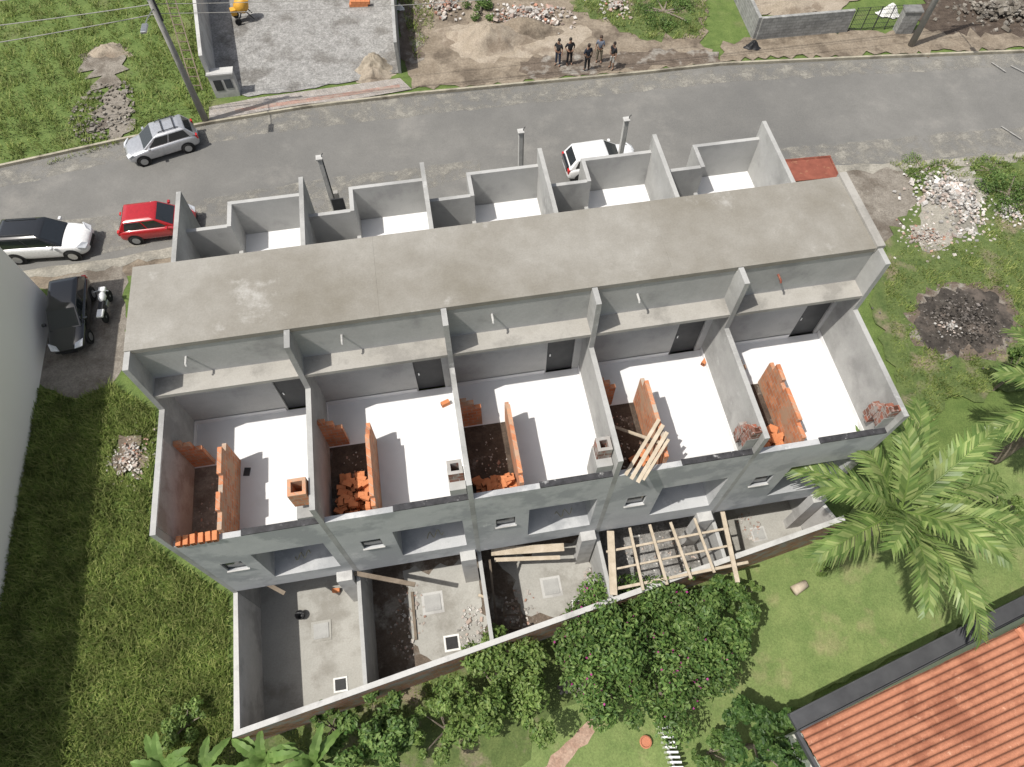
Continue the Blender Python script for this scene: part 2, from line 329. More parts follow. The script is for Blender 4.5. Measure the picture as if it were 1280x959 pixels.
# ------------------------------------------------------------------ the row of houses
U = 22.16/5; L = 22.16; ZT, ZF, ZS, ZL = 9.68, 7.23, 12.04, 10.44; RB = -4.54; TK = .08
root = empty('row_of_houses', O, TH, label='unfinished grey concrete row of five houses with white roof terraces', cat='building')
def part(mb, name, m, **k): return mb.build(name, m, parent=root, **k)
for k in range(6):
    a = k*U; a0, a1 = (0, .16) if k == 0 else ((L-.16, L) if k == 5 else (a-TK, a+TK))
    pr = [(RB-.003,0),(8.3,0),(8.3,ZT),(2.95,ZT),(2.95,ZS-.17),(-.02,ZS-.17),(-.02,ZS),(-.62,ZS),(-.62,ZT),(RB-.003,ZT)]
    part(MB().prof(pr, a0, a1), 'dividing_wall', M['conc'])
segs = [(-.02, 7.05, 'slab_l'), (7.053, 15.7, 'slab_m'), (15.703, L-.2, 'slab_r')]
for a0, a1, m in segs: part(MB().box(a0, .0, ZS-.165, a1, 2.97, ZS+.004), 'roof_slab', M[m])
part(MB().box(L-.198, -.01, ZS-.168, L+.06, 3.05, ZS+.10), 'end_parapet', M['ledge'])
cov = .22
for k in range(5):
    x0 = k*U+TK+(.08 if k == 0 else 0); x1 = (k+1)*U-TK-(.08 if k == 4 else 0); u = k*U
    part(MB().box(x0, RB+.18, ZF-.25, x1, .1, ZF), 'terrace_floor', M['white'])
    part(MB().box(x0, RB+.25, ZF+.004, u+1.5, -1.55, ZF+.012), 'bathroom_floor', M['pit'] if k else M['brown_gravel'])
    w = MB()
    w.box(u+1.64, RB+.18, ZF, x1, RB+.2, ZF+cov); w.box(x1-.02, RB+.2, ZF, x1, .08, ZF+cov); w.box(x0+.02, .06, ZF, u+3.15, .08, ZF+cov)
    w.box(x0, -1.3, ZF, x0+.02, .06, ZF+cov)
    part(w, 'waterproof_upstand', M['white'])
    t0, t1 = RB, RB+.18; r = MB()
    r.box(x0, t0, 6.7, x1, t1, 8.5); r.box(x0, t0, 3.0, x1, t1, 4.0)
    r.box(x0, t0, 4.0, u+.7, t1, 6.7); r.box(u+.7, t0, 4.0, u+1.35, t1, 5.45); r.box(u+.7, t0, 6.25, u+1.35, t1, 6.7)
    r.box(u+1.35, t0, 4.0, u+1.8, t1, 6.7); r.box(u+4.05, t0, 4.0, x1, t1, 6.7)
    r.box(u+1.8, t1, 3.8, u+4.05, -3.4, 4.0); r.box(u+1.6, t1, 4.0, u+1.8, -3.4, 6.7); r.box(u+4.05, t1, 4.0, u+4.2, -3.4, 6.7)
    r.box(u+1.6, -3.4, 4.0, u+4.2, -3.25, 6.98); r.box(u+1.6, t1, 6.7, u+4.2, -3.4, 6.9)
    r.box(x0, -3.4, 0, u+2.0, -3.25, 3.8); r.box(u+3.0, -3.4, 0, x1, -3.25, 3.8); r.box(u+2.0, -3.4, 2.2, u+3.0, -3.25, 3.8)
    part(r, 'rear_wall', M['facade'])
    part(MB().box(u+2.2, -3.46, 4.0, u+3.7, -3.41, 6.2), 'balcony_door', M['doorm'])
    fr = part(MB().box(u+.7, t0+.06, 5.45, u+1.35, t0+.1, 5.5).box(u+.7, t0+.06, 6.2, u+1.35, t0+.1, 6.25).box(u+.7, t0+.06, 5.5, u+.74, t0+.1, 6.2).box(u+1.31, t0+.06, 5.5, u+1.35, t0+.1, 6.2), 'window', M['dark'])
    MB().box(u+.74, t0+.075, 5.5, u+1.31, t0+.09, 6.2).build('pane', M['glassd'], parent=fr)
    sl = MB().box(u+.66, t0-.05, 5.4, u+1.39, t0+.0, 5.45); sl.build('sill', M['wall_top'], parent=fr)
    part(MB().box(u+2.0, -3.36, 0, u+3.0, -3.3, 2.2), 'ground_door', M['doorm'])
    part(MB().box(u+3.75, RB-.35, 0, u+4.3, RB-.004, 3.3), 'column', M['wall_top'])
    part(MB().box(u+2.1, RB+.0, 8.5, x1, RB+.2, 8.55), 'bitumen_strip', M['bitumen'])
    if k in (0, 1, 2, 4):
        ph = random.random()*6
        part(MB().tube([(u+2.5+.2*k+.06*q, -4.0+.13*math.sin(q*1.3+ph), 4.02+.03*q) for q in range(11)], .013, 6), 'conduit', pmat('conduit_%d' % k, (.3, .28, .16), .5))
    d = MB(); d0, d1 = .1, .25
    d.box(x0, d0, ZF, u+3.2, d1, ZL-.14); d.box(u+4.12, d0, ZF, x1, d1, ZL-.14); d.box(u+3.2, d0, 9.25, u+4.12, d1, ZL-.14)
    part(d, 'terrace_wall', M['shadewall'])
    dr = part(MB().box(u+3.2, .17, ZF, u+4.12, .2, 9.25), 'door', M['doorm'])
    MB().box(u+3.3, .14, 8.2, u+3.34, .17, 8.35).build('handle', M['rim'], parent=dr)
    part(MB().box(x0, -.6, ZL-.14, x1, .15, ZL), 'ledge', M['ledge'])
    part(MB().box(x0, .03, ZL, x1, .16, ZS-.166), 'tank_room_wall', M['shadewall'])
    part(MB().box(x0, 2.8, 7.0, x1, 2.93, ZS-.166), 'front_tower_wall', M['conc'])
    part(MB().tube([(u+1.4,.1,ZL+.9),(u+1.4,-.22,ZL+.9),(u+1.4,-.25,ZL+.84)], .035), 'pipe_stub', M['wall_top'] if k < 4 else M['skip'])
    part(MB().box(u+1.75, 2.93, ZF-.2, x1, 8.0, ZF+.15), 'front_terrace_floor', M['white'])
    part(MB().box(x0, 2.93, ZF-.3, u+1.6, 7.0, ZF-.1), 'niche_floor', M['conc'])
    f = MB()
    f.box(u+1.6, 8.0, 0, x1, 8.15, 9.05); f.box(x0, 6.95, 0, u+1.6, 7.1, 9.0); f.box(u+1.6, 6.95, 0, u+1.75, 8.0, 9.05)
    f.box(u+1.6, 2.93, ZF-.3, u+1.75, 6.95, ZF+.45)
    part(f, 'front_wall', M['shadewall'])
    part(MB().box(u+2.3, 8.15, 4.3, u+3.8, 8.17, 6.0), 'front_window', M['glassd'])
    part(MB().box(u+1.9, 8.15, 0, u+4.0, 8.17, 2.4), 'garage_door', M['doorm'])
    part(MB().box(u+1.78, 4.4, ZF+.15, u+2.1, 4.6, ZF+1.0 if k in (0, 3) else ZF+.7), 'brick_stub', M['brick'])
    dh = MB().lathe([(.24,0),(.24,.03),(.17,.03),(.17,.0)], 20, (u+.85, 5.9, ZF-.1)); part(dh, 'drain_ring', M['wall_top'])
    part(MB().lathe([(.165,0),(.165,.012)], 20, (u+.85, 5.9, ZF-.1)), 'drain_hole', M['blackplastic'])
    bw = MB(); hb = [1.75,1.7,1.7,1.95,1.7][k]; y = -1.5; i = 0
    while y > RB+.3:
        y2 = max(RB+.19, y-.29); hh = hb-(.19 if (i in (0, 9) or random.random() < .15) else 0)-(.19 if i == 0 else 0)
        bw.box(u+1.5, y2, ZF+.002, u+1.63, y, ZF+hh+random.uniform(-.012,.012)); y = y2; i += 1
    part(bw, 'brick_partition', M['brick'])
    sw = MB()
    for j, hh in enumerate((1.75, 1.55, 1.2)): sw.box(x0+.22*j, -1.5, ZF+.002, x0+.22*(j+1), -1.36, ZF+hh)
    part(sw, 'brick_return_wall', M['brick'])
    if k < 3:
        s_ = .52 if k == 0 else .44
        cx0, cx1, cy0, cy1 = x1-s_-.04, x1-.04, -4.1, -4.1+s_; ch = MB(); zt = 9.85 if k == 0 else 9.6
        for (p, q, r_, t_) in ((cx0,cy0,cx1,cy0+.1),(cx0,cy1-.1,cx1,cy1),(cx0,cy0+.1,cx0+.1,cy1-.1),(cx1-.1,cy0+.1,cx1,cy1-.1)):
            ch.box(p, q, 9.0, r_, t_, zt)
        part(ch, 'chimney', M['brick'] if k == 0 else M['brickd'])
        part(MB().box(cx0-.03, RB+.181, ZF, cx1+.02, cy1+.02, 9.0 if k else 8.7), 'barbecue_shaft', M['conc'])
        part(MB().box(cx0+.1, cy0+.1, 9.0, cx1-.1, cy1-.1, 9.03), 'flue', M['hole'])
    else:
        tb = MB()
        for i in range(4):
            tb.box(x1-.3+.04*(i%2), -4.34+.19*i, 8.6 if i < 2 else 8.2, x1-.02, -4.34+.19*(i+1), 9.72-.3*i+.08*(i%2))
        part(tb, 'toothed_brickwork', M['brickd'])
        part(MB().box(x1-.38, RB+.181, ZF, x1-.02, -4.35, 9.3), 'barbecue_shaft', M['conc'])
        part(MB().box(x1-.22, -4.3, 9.721, x1-.08, -4.18, 9.73), 'flue', M['hole'])
part(MB().box(.16, -4.3, ZF+.02, .175, -1.6, ZT-.02), 'rendered_patch', M['pinkplaster'])

# ------------------------------------------------------------------ yards behind
def yb(a): return -9.25+.1622*(a-.1)
YH = 2.87
def bobj(mb, name, m, **k): return mb.build(name, m, frame='B', **k)
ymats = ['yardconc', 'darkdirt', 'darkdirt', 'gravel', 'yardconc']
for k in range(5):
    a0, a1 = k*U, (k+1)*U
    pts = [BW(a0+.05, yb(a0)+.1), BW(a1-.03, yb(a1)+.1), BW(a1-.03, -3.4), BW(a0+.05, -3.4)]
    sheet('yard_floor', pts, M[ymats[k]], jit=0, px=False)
for (a0, a1, b0) in ((5.75, 8.8, -8.0), (9.9, 13.2, -7.2)):
    sheet('yard_screed', [BW(a0+.6, b0+.6), BW(a0+1.3, b0+.5), BW(a1, b0+.3), BW(a1, -4.0), BW(a0, -4.0), BW(a0+.1, b0+1.5)], M['yardconc'], jit=.13, seg=.25, px=False)
bobj(MB().prism([(0,RB-.01),(.15,RB-.01),(.3,yb(.3)+.16),(.1,yb(.1)+.16)], 0, YH), 'yard_side_wall', M['wall_top'], label='pale rendered side wall of the leftmost back yard', cat='wall')
names = ['first and second', 'second and third', 'third and fourth', 'fourth and fifth']
for k in range(1, 5):
    a = k*U; bobj(MB().prism([(a-.07,RB-.01),(a+.07,RB-.01),(a+.07,yb(a)+.16),(a-.07,yb(a)+.16)], 0, YH-.05), 'yard_divider', M['conc'],
         label='grey dividing wall between the %s back yards from the left' % names[k-1], cat='wall', group='walls dividing the back yards')
bobj(MB().prism([(L-.15,RB-.01),(L,RB-.01),(L+.35,yb(L)+.16),(L+.2,yb(L)+.16)], 0, YH-.3), 'yard_side_wall', M['wall_top'], label='rendered side wall of the rightmost back yard beside the palm', cat='wall')
rw = empty('rear_boundary_wall', BW(0,0,0), TH, label='long back boundary wall with pale coping and rough brick outer face', cat='wall')
a0, a1 = .08, L+.45
MB().prism([(a0,yb(a0)),(a1,yb(a1)),(a1,yb(a1)+.15),(a0,yb(a0)+.15)], 0, YH-.04).build('masonry', M['brickw'], parent=rw)
MB().prism([(a0-.02,yb(a0)-.02),(a1,yb(a1)-.02),(a1,yb(a1)+.17),(a0-.02,yb(a0)+.17)], YH-.04, YH+.01).build('coping', M['wall_top'], parent=rw)

def cover(u, v, s, lab, m='wall_top', hole=False):
    c = G(u, v, .1); a, b = LB(c); r = empty('inspection_cover', BW(a, b, .02), TH, label=lab, cat='manhole cover')
    MB().box(-s,-s,0,s,s,.13).build('surround', M[m], parent=r)
    MB().box(-s*.75,-s*.75,.13,s*.75,s*.75,.155).build('lid', M['conc'] if not hole else M['blackplastic'], parent=r)
cover(402,789,.38,'square concrete inspection cover in the middle of the smooth leftmost yard','yardconc')
cover(426,856,.26,'pale square drain frame with dark hole near the back wall of the leftmost yard','bag',True)
cover(541,754,.42,'grey square inspection cover in the upper part of the second yard')
cover(565,804,.3,'white square frame with dark opening in the lower part of the second yard','bag',True)
cover(689,734,.4,'grey square inspection cover in the third back yard','wall_top')
cover(724,758,.26,'white drain frame with dark hole by the back wall of the third yard','bag',True)
cover(948,668,.3,'square cover in the rightmost back yard','wall_top')
c = G(376,770,.2); b = empty('bucket', (c.x,c.y,.1), 0, label='black builders bucket standing in the leftmost yard', cat='bucket')
MB().lathe([(.13,0),(.17,.3),(.19,.3),(.18,.32),(.16,.31),(.12,.03)],18).build('pail', M['blackplastic'], parent=b, smooth=True)
MB().tube([(.17*math.cos(t),.05,.3+.12*math.sin(t)) for t in [i*math.pi/8 for i in range(9)]],.008,6).build('handle', M['rim'], parent=b)

def rubble(name, cx, cy, rx, ry, n, s, m, label, z0=.01, hgt=.3, cat='rubble', rz=0, base=False):
    b = MB()
    for i in range(n):
        t = random.random()*6.283; q = abs(random.gauss(0, .5)) if hgt > .15 else math.sqrt(random.random())
        x, y = rx*q*math.cos(t), ry*q*math.sin(t); z = hgt*max(0, 1-q)*random.random()
        k = s*random.uniform(.3,1.0)*(2.0 if random.random() < .06 else 1.1); e = [Vector((random.uniform(-1,1),random.uniform(-1,1),random.uniform(-.6,.6)))*.25 for _ in range(8)]
        R = Matrix.Rotation(random.random()*6,3,'Z')@Matrix.Rotation(random.uniform(-.6,.6),3,'X')
        vs = []
        for j,(a_,b_,c_) in enumerate([(-1,-1,-1),(1,-1,-1),(1,1,-1),(-1,1,-1),(-1,-1,1),(1,-1,1),(1,1,1),(-1,1,1)]):
            v = R@(Vector((a_,b_*.7,c_*.45))+e[j])*k; vs.append((v.x+x, v.y+y, max(0,v.z+z+k*.2)))
        b.add(vs, [(0,3,2,1),(4,5,6,7),(0,1,5,4),(1,2,6,5),(2,3,7,6),(3,0,4,7)])
    me = b.mesh(name, m); o = bpy.data.objects.new(name, me); C.objects.link(o); o.location = (cx,cy,z0); o.rotation_euler = (0,0,rz)
    return tag(o, label=label, cat=cat, kind='stuff')
def rub(u, v, rx, ry, n, s, m, label, **k): c = G(u,v); return rubble('rubble', c.x, c.y, rx, ry, n, s, M[m], label, **k)
rub(1188,255,1.9,2.6,1500,.085,'rubble','heap of pale broken concrete beside the grey driveway',hgt=.7,z0=.08)
rub(1155,298,1.6,1.2,320,.06,'rubble_b','scattered brick rubble below the driveway',hgt=.3,z0=.08)
rub(1262,268,1.8,1.6,200,.06,'rubble','rubble half hidden in the weeds at the right edge',hgt=.3,z0=.08)
rub(165,572,1.0,1.3,420,.055,'rubble_b','small rubble heap beside the left corner of the houses',hgt=.3,z0=.08)
rub(660,22,2.8,1.4,520,.1,'rubble_b','broken bricks heaped on the sandy lot across the road',hgt=.5,z0=.08)
rub(555,10,1.6,1.5,220,.1,'rubble_b','rubble at the back of the sandy lot near the grey yard wall',hgt=.4,z0=.08)
rub(1255,18,3.2,1.4,600,.13,'stones','heap of dark stones at the top right beside the pole',hgt=.7,z0=.08)
rub(770,10,1.2,1.2,120,.1,'rubble_b','rubble in the grass of the lot across the road',hgt=.3,z0=.08)
rub(130,140,1.8,2.6,260,.08,'stones','stones scattered in the grassy lot at the top left',hgt=.1,z0=.08)
rub(1203,403,2.2,1.8,1000,.045,'charred','burnt debris in the black ash circle',hgt=.3,z0=.12)
rub(1185,412,.7,.5,90,.05,'rubble','pale pieces lying in the ash circle',hgt=.25,z0=.2)
rub(510,775,.7,1.5,110,.045,'rubble_b','rubble on the dark soil of the second back yard',hgt=.05,z0=.15)
rub(590,790,.5,1.0,90,.05,'rubble','rubble beside the second and third yard divider',hgt=.1,z0=.15)
rub(650,765,.7,.9,90,.05,'rubble_b','rubble on the dark soil of the third back yard',hgt=.05,z0=.15)
rub(740,735,.4,.8,70,.06,'rubble','rubble at the right end of the third back yard',hgt=.1,z0=.15)
rub(830,690,1.8,.9,150,.04,'rubble','debris under the timber lattice of the fourth yard',hgt=.05,z0=.15)
rub(935,660,.5,.6,50,.04,'rubble_b','debris in the rightmost back yard',hgt=.05,z0=.15)
for k in (0,1,2,3):
    a,b_ = k*U+.85, -3.0; w = BW(a,b_); rubble('rubble', w.x, w.y, .5, 1.2, 50, .03, M['rubble_b'], 'brick crumbs on the bathroom floor of terrace %s from the left' % ['one','two','three','four'][k], z0=ZF+.014, hgt=.02, rz=TH)

def brick_mesh():
    b = MB(); x,y,z = .145,.07,.095
    b.box(-x,-y,0,x,y,z*2)
    for s in (-1,1):
        for i in range(2):
            for j in range(3):
                y0 = -y+.014+i*.064; z0 = .014+j*.058
                xx = s*(x+.002); vs = [(xx,y0,z0),(xx,y0+.05,z0),(xx,y0+.05,z0+.046),(xx,y0,z0+.046)]
                b.add(vs, [(0,1,2,3) if s > 0 else (3,2,1,0)], 1)
    return b.mesh('hollow_brick', [M['loosebrick'], M['hole']])
BM = brick_mesh()
def brick(p, rz, label, group, tilt=(0,0)):
    o = bpy.data.objects.new('hollow_brick', BM); C.objects.link(o); o.location = p; o.rotation_euler = (tilt[0], tilt[1], rz)
    return tag(o, label=label, cat='brick', group=group)
def heap(a0,a1,b0,b1,n,label,group,zb=ZF+.012,layers=3,wild=.2):
    for i in range(n):
        l = int(layers*(i/n)); sh = .08*l
        a = random.uniform(a0+sh,a1-sh); b = random.uniform(b0+sh,b1-sh)
        brick(BW(a,b,zb+.17*l+random.uniform(0,.05)+(.06 if l else 0)), TH+random.choice([0,1.57,1.57,.4,-.5])+random.uniform(-wild,wild), label, group,
              (random.choice([0,0,1.57,.2]), random.uniform(-.15,.15)) if l else (0,0))
heap(U+.25,U+1.42,-4.25,-2.75,84,'orange hollow brick in the big heap on the second terrace from the left','brick heap on the second terrace',wild=.08)
heap(2*U+.22,2*U+1.42,-4.28,-3.5,56,'orange hollow brick in the low heap on the middle terrace','brick heap on the middle terrace',layers=3)
heap(4*U+.3,4*U+1.42,-4.28,-3.2,46,'orange hollow brick in the heap on the rightmost terrace','brick heap on the rightmost terrace')
heap(3*U+.9,3*U+1.42,-4.28,-3.4,16,'orange hollow brick beside the planks on the fourth terrace','bricks on the fourth terrace',layers=2)
heap(.3,1.4,-4.28,-3.9,12,'orange hollow brick behind the rear parapet of the leftmost terrace','bricks behind the leftmost rear parapet',layers=2)
for i in range(6): brick(BW(.35+i*.21+random.uniform(-.02,.02), RB+.09, 8.502), TH+1.57+random.uniform(-.1,.1), 'orange hollow brick set upright along the rear parapet of the leftmost terrace','row of bricks on the leftmost rear parapet')
c=G(557,506,ZF);brick((c.x,c.y,ZF+.01),.5,'single hollow brick lying on white floor right of second terrace',None)
c=G(421,739,.1);brick((c.x,c.y,.12),.1,'single hollow brick lying near the column in the leftmost yard',None)
c=G(880,454,ZF);brick((c.x,c.y,ZF+.01),.9,'single brick on the white floor below the fourth terrace door',None)
c=G(309,590,ZF); MB().box(c.x-.1,c.y-.14,ZF+.003,c.x+.1,c.y+.14,ZF+.03).build('roof_tile', M['dark'], label='small dark slab lying on the leftmost white terrace', cat='slab')

def timber(p1, p2, w, h, label, group=None, m='wood', name='timber_beam'):
    p1, p2 = Vector(p1), Vector(p2); c = (p1+p2)/2; c.z = min(p1.z,p2.z)
    mb = MB().beam(p1-c, p2-c, w, h); me = mb.mesh(name, M[m]); o = bpy.data.objects.new(name, me); C.objects.link(o); o.location = c
    return tag(o, label=label, cat='timber', group=group)
gT = 'timbers laid over the fourth back yard'
zt = YH+.02
cross = [((763,664),(767,744),.26,'wide pale timber at the left end of the lattice over the fourth yard'),
 ((787,660),(804,738),.10,'second timber from the left running towards the garden in the lattice'),
 ((812,656),(834,731),.10,'third timber from the left in the lattice'),
 ((838,653),(864,724),.10,'fourth timber from the left in the lattice'),
 ((868,648),(893,716),.09,'fifth timber from the left in the lattice'),
 ((903,640),(922,728),.16,'long pale timber at the right end of the lattice, overhanging the back wall')]
for (p,q,w,lb) in cross: timber(G(*p,zt+.2), G(*q,zt+.2), w, .06, lb, gT)
for (p,q,w,lb) in [((758,690),(907,661),.08,'upper long rail of the timber lattice'),((762,713),(913,682),.07,'middle long rail of the timber lattice'),
                   ((766,737),(935,703),.10,'lower long rail of the timber lattice beside the back wall')]:
    timber(G(*p,zt+.08), G(*q,zt+.08), w, .08, lb, gT)
timber(G(440,716,3.0), G(519,731,2.9), .16, .08, 'dark timber lying across the top of the second back yard', None, 'wood_dark')
timber(G(330,728,3.0), G(356,742,2.9), .14, .08, 'short timber under the leftmost balcony opening', None, 'wood_dark')
timber(G(614,690,2.2), G(705,684,2.3), .30, .05, 'pale board lying at the top of the third back yard')
timber(G(618,700,2.2), G(700,697,2.2), .15, .05, 'narrow board beside the pale board in the third yard')
timber(G(515,740,.2), G(520,800,.2), .1, .05, 'plank lying on the dark soil of the second yard',None,'wood_dark')
timber(G(612,700,2.6), G(622,790,.3), .08, .06, 'prop leaning in the left corner of the third yard',None,'wood_dark')
timber(G(598,744,.3), G(612,748,.3), .1, .06, 'short offcut near the second yard divider')
for i,(u0,v0,u1,v1,w) in enumerate([(782,594,824,524,.11),(789,599,829,531,.12),(797,603,834,540,.12),(804,600,836,549,.09)]):
    timber(G(u0,v0,8.62+.02*i), G(u1,v1,9.35+.02*i), w, .03, ['leftmost','second','third','rightmost'][i]+' of the narrow boards leaning over the rear parapet of the fourth terrace', 'planks on the fourth terrace')
timber(BW(3*U+.15,-2.1,ZF+.1), BW(3*U+1.5,-4.0,ZF+1.95), .10,.04,'slanting board behind the brick partition of the fourth terrace','planks on the fourth terrace')
mb = MB()
c = G(640,772,.2)
for p,q in (((-.35,-.4),(.35,-.4)),((.35,-.4),(.3,.5)),((.3,.5),(-.3,.5)),((-.3,.5),(-.35,-.4)),((-.3,.1),(.3,.1))): mb.beam((c.x+p[0],c.y+p[1],.2),(c.x+q[0],c.y+q[1],.2),.07,.05)
mb.build('window_frame', M['wood_dark'], label='dark rectangular frame lying in the third back yard', cat='frame')
for (u,v,hh,lab) in ((399,198,6.5,'left concrete service post with meter box in front of the second house'),(651,165,6.5,'middle concrete service post in front of the third house'),(783,150,6.5,'right concrete service post beside the white car')):
    c = G(u,v,hh); r = empty('service_post', (c.x,c.y,0), TH, label=lab, cat='post', group='service posts along the front of the houses')
    MB().beam((0,0,0),(0,0,hh),.2,.2).build('shaft', M['wall_top'], parent=r, bevel=.02)
    MB().box(-.3,-.18,1.0,.3,-.1,1.9).build('meter_box', M['facade'], parent=r)
    MB().tube([(.12,0,1.9),(.12,0,hh+.15),(.2,0,hh+.25)],.02).build('conduit', M['dark'], parent=r)
    MB().box(-.14,-.14,hh,.14,.14,hh+.06).build('cap', M['wall_top'], parent=r)
c = G(411,240,4.6); r = empty('service_post', (c.x+.3,c.y,0), TH, label='short double post beside the left service post', cat='post')
MB().box(-.1,-.1,0,.1,.1,4.6).build('shaft', M['polec'], parent=r); MB().box(-.28,-.16,3.6,.28,-.1,4.3).build('bracket', M['dark'], parent=r)

# ------------------------------------------------------------------ neighbour building left
nb = empty('neighbour_house', BW(-9.95,12,0), TH, label='tall cream painted building along the left edge of the picture', cat='building')
MB().box(-10,-30,0,0,0,6.2).build('wall', M['cream'], parent=nb)
MB().box(-10.05,-30.05,6.2,.06,.06,6.32).build('coping', M['wall_top'], parent=nb)
MB().box(-9.8,-29.8,6.32,-.2,-.2,6.36).build('roof', M['conc'], parent=nb)
w = MB().box(-6,0.0,2.6,-4,.03,4.2).build('window', M['dark'], parent=nb); MB().box(-5.9,.03,2.7,-4.1,.04,4.1).build('pane', M['glassd'], parent=w)

# ------------------------------------------------------------------ tiled house bottom right
q0 = G(993,903,3.4); q1 = G(1280,757,3.4); dd = (q1-q0); ang = math.atan2(dd.y, dd.x)
hs = empty('tiled_house', (q0.x,q0.y,0), ang, label='garden house with orange terracotta tile roof and dark gutter', cat='building')
MB().box(.6,-12,0,18,-.5,3.1).build('wall', M['cream'], parent=hs)
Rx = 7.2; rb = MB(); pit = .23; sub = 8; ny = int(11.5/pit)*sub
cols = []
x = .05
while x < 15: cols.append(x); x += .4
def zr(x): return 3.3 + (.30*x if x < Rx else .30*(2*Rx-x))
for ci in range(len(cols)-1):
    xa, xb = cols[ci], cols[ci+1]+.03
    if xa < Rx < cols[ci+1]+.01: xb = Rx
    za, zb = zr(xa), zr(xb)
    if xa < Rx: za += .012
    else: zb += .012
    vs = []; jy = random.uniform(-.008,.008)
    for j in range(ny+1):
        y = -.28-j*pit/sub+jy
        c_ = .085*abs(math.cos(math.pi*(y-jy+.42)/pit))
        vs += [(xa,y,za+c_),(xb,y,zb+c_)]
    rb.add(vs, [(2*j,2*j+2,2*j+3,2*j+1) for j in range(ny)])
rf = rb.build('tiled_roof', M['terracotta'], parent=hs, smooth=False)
MB().tube([(Rx,-.3-.4*i,3.3+.3*Rx+.07+.02*(i%2)) for i in range(28)], .12, 8).build('ridge', M['pot'], parent=rf)
MB().box(0,-.28,3.15,18,.28,3.3).box(0,.23,3.3,18,.28,3.42).box(0,-.28,3.3,18,-.23,3.55).build('gutter', M['gutter'], parent=hs)
MB().box(-.08,-12,3.05,.04,-.28,3.3).build('fascia', M['gutter'], parent=hs)

# ------------------------------------------------------------------ north side
def wseg(mb, p, q, w, z0, z1):
    p, q = Vector(p[:2]), Vector(q[:2]); d = (q-p).normalized(); n = Vector((-d.y,d.x))*w/2
    return mb.prism([p-n, q-n, q+n, p+n], z0, z1)
wseg(MB(), G(272,120), G(250,-60), .2, 0, 2.7).build('yard_wall', M['wall_top'], label='pale rendered wall on the left of the gravel yard', cat='wall')
wseg(MB(), G(500,92), G(490,-60), .18, 0, 2.1).build('yard_wall', M['conc'], label='grey wall between the gravel yard and the sandy lot', cat='wall')
b = MB(); c0 = G(262,118); c1 = G(232,20); d = (c1-c0)
for s in (-.28,.28): b.beam(Vector((c0.x+s-.6,c0.y,.3)), Vector((c1.x+s-.4,c1.y,1.9)), .06,.06)
for i in range(12):
    p = c0.lerp(c1, (i+.5)/12); b.beam((p.x-.88+.0167*i,p.y,.3+1.6*(i+.5)/12),(p.x-.32+.0167*i,p.y,.3+1.6*(i+.5)/12),.05,.05)
b.build('ladder', M['wood_dark'], label='long ladder propped along the outside of the pale yard wall', cat='ladder')
c = G(286,118); r = empty('meter_kiosk', (c.x,c.y,0), .15, label='pale masonry meter kiosk with mailbox opening at the gravel yard corner', cat='kiosk')
MB().box(-.7,-.25,0,.7,.25,1.5).box(-.75,-.3,1.5,.75,.3,1.6).build('housing', M['wall_top'], parent=r)
MB().box(-.5,-.27,.5,-.05,-.252,1.2).build('meter_door', M['dark'], parent=r); MB().box(.1,-.27,.6,.5,-.252,1.2).build('hatch', M['glassd'], parent=r)
c = G(430,-30); MB().box(c.x-3.5,c.y+.3,0,c.x+3.5,c.y+5,3.2).build('white_shed', M['whitep'], label='white building at the back of the gravel yard', cat='building')
def mound(u, v, rx, ry, h, m, name, label, cat, rz=0, z0=.0):
    c = G(u,v); b = MB(); n, kk = 14, 36; vs = [(0,0,h)]
    for i in range(1,n+1):
        for j in range(kk):
            t = 6.283*j/kk; q = i/n; w = 1+.16*math.sin(3*t+u)+.09*math.sin(7*t+v)+.04*math.sin(13*t)
            z = h*(math.cos(q*math.pi)*.5+.5)*(1+.25*math.sin(5*t+9*q)*q)+random.uniform(-.03,.03)*h*3*(1-q)
            vs.append((rx*q*w*math.cos(t), ry*q*w*math.sin(t), max(0,z)))
    fs = [(0,1+j,1+(j+1)%kk) for j in range(kk)]
    for i in range(n-1):
        for j in range(kk): a=1+i*kk+j; b2=1+i*kk+(j+1)%kk; fs.append((a,a+kk,b2+kk,b2))
    me = b.add(vs,fs).mesh(name,M[m]); me.polygons.foreach_set('use_smooth',[True]*len(me.polygons))
    o = bpy.data.objects.new(name,me); C.objects.link(o); o.location=(c.x,c.y,z0); o.rotation_euler=(0,0,rz); return tag(o,label=label,cat=cat)
mound(468,84,1.2,1.1,.9,'tarp','covered_heap','tan tarp covered heap in the corner of the gravel yard','heap')
mound(466,94,1.2,.8,.5,'sand','sand_pile','sand spilling from the covered heap in the gravel yard','sand pile')
mound(610,52,3.0,1.6,1.1,'sand','sand_pile','wide sand pile on the lot left of the people','sand pile')
mound(655,40,2.4,1.3,.9,'dirt','sand_pile','brown earth pile behind the wide sand pile','sand pile')
mound(135,66,1.4,.8,.5,'sand','sand_pile','small sand pile in the grassy lot top left','sand pile')
mound(1185,265,1.8,2.2,.45,'dust','rubble_mound','grey mound under the broken concrete right of the houses','mound')
mound(1203,403,1.9,1.7,.28,'ash','ash_heap','round black ash heap of a bonfire at right','ash heap')
mound(985,10,2.6,1.0,.4,'sand','sand_pile','sand pile behind the grey block wall','sand pile')
c = G(308,26); r = empty('concrete_mixer', (c.x,c.y,0.1), .4, label='yellow concrete mixer in the gravel yard', cat='mixer')
mb = MB().lathe([(.18,-.45),(.42,-.25),(.45,.1),(.28,.45),(.26,.5),(.22,.45)],20); o = mb.build('drum', M['yellow'], parent=r, smooth=True); o.location=(0,0,.95); o.rotation_euler=(0,.7,0)
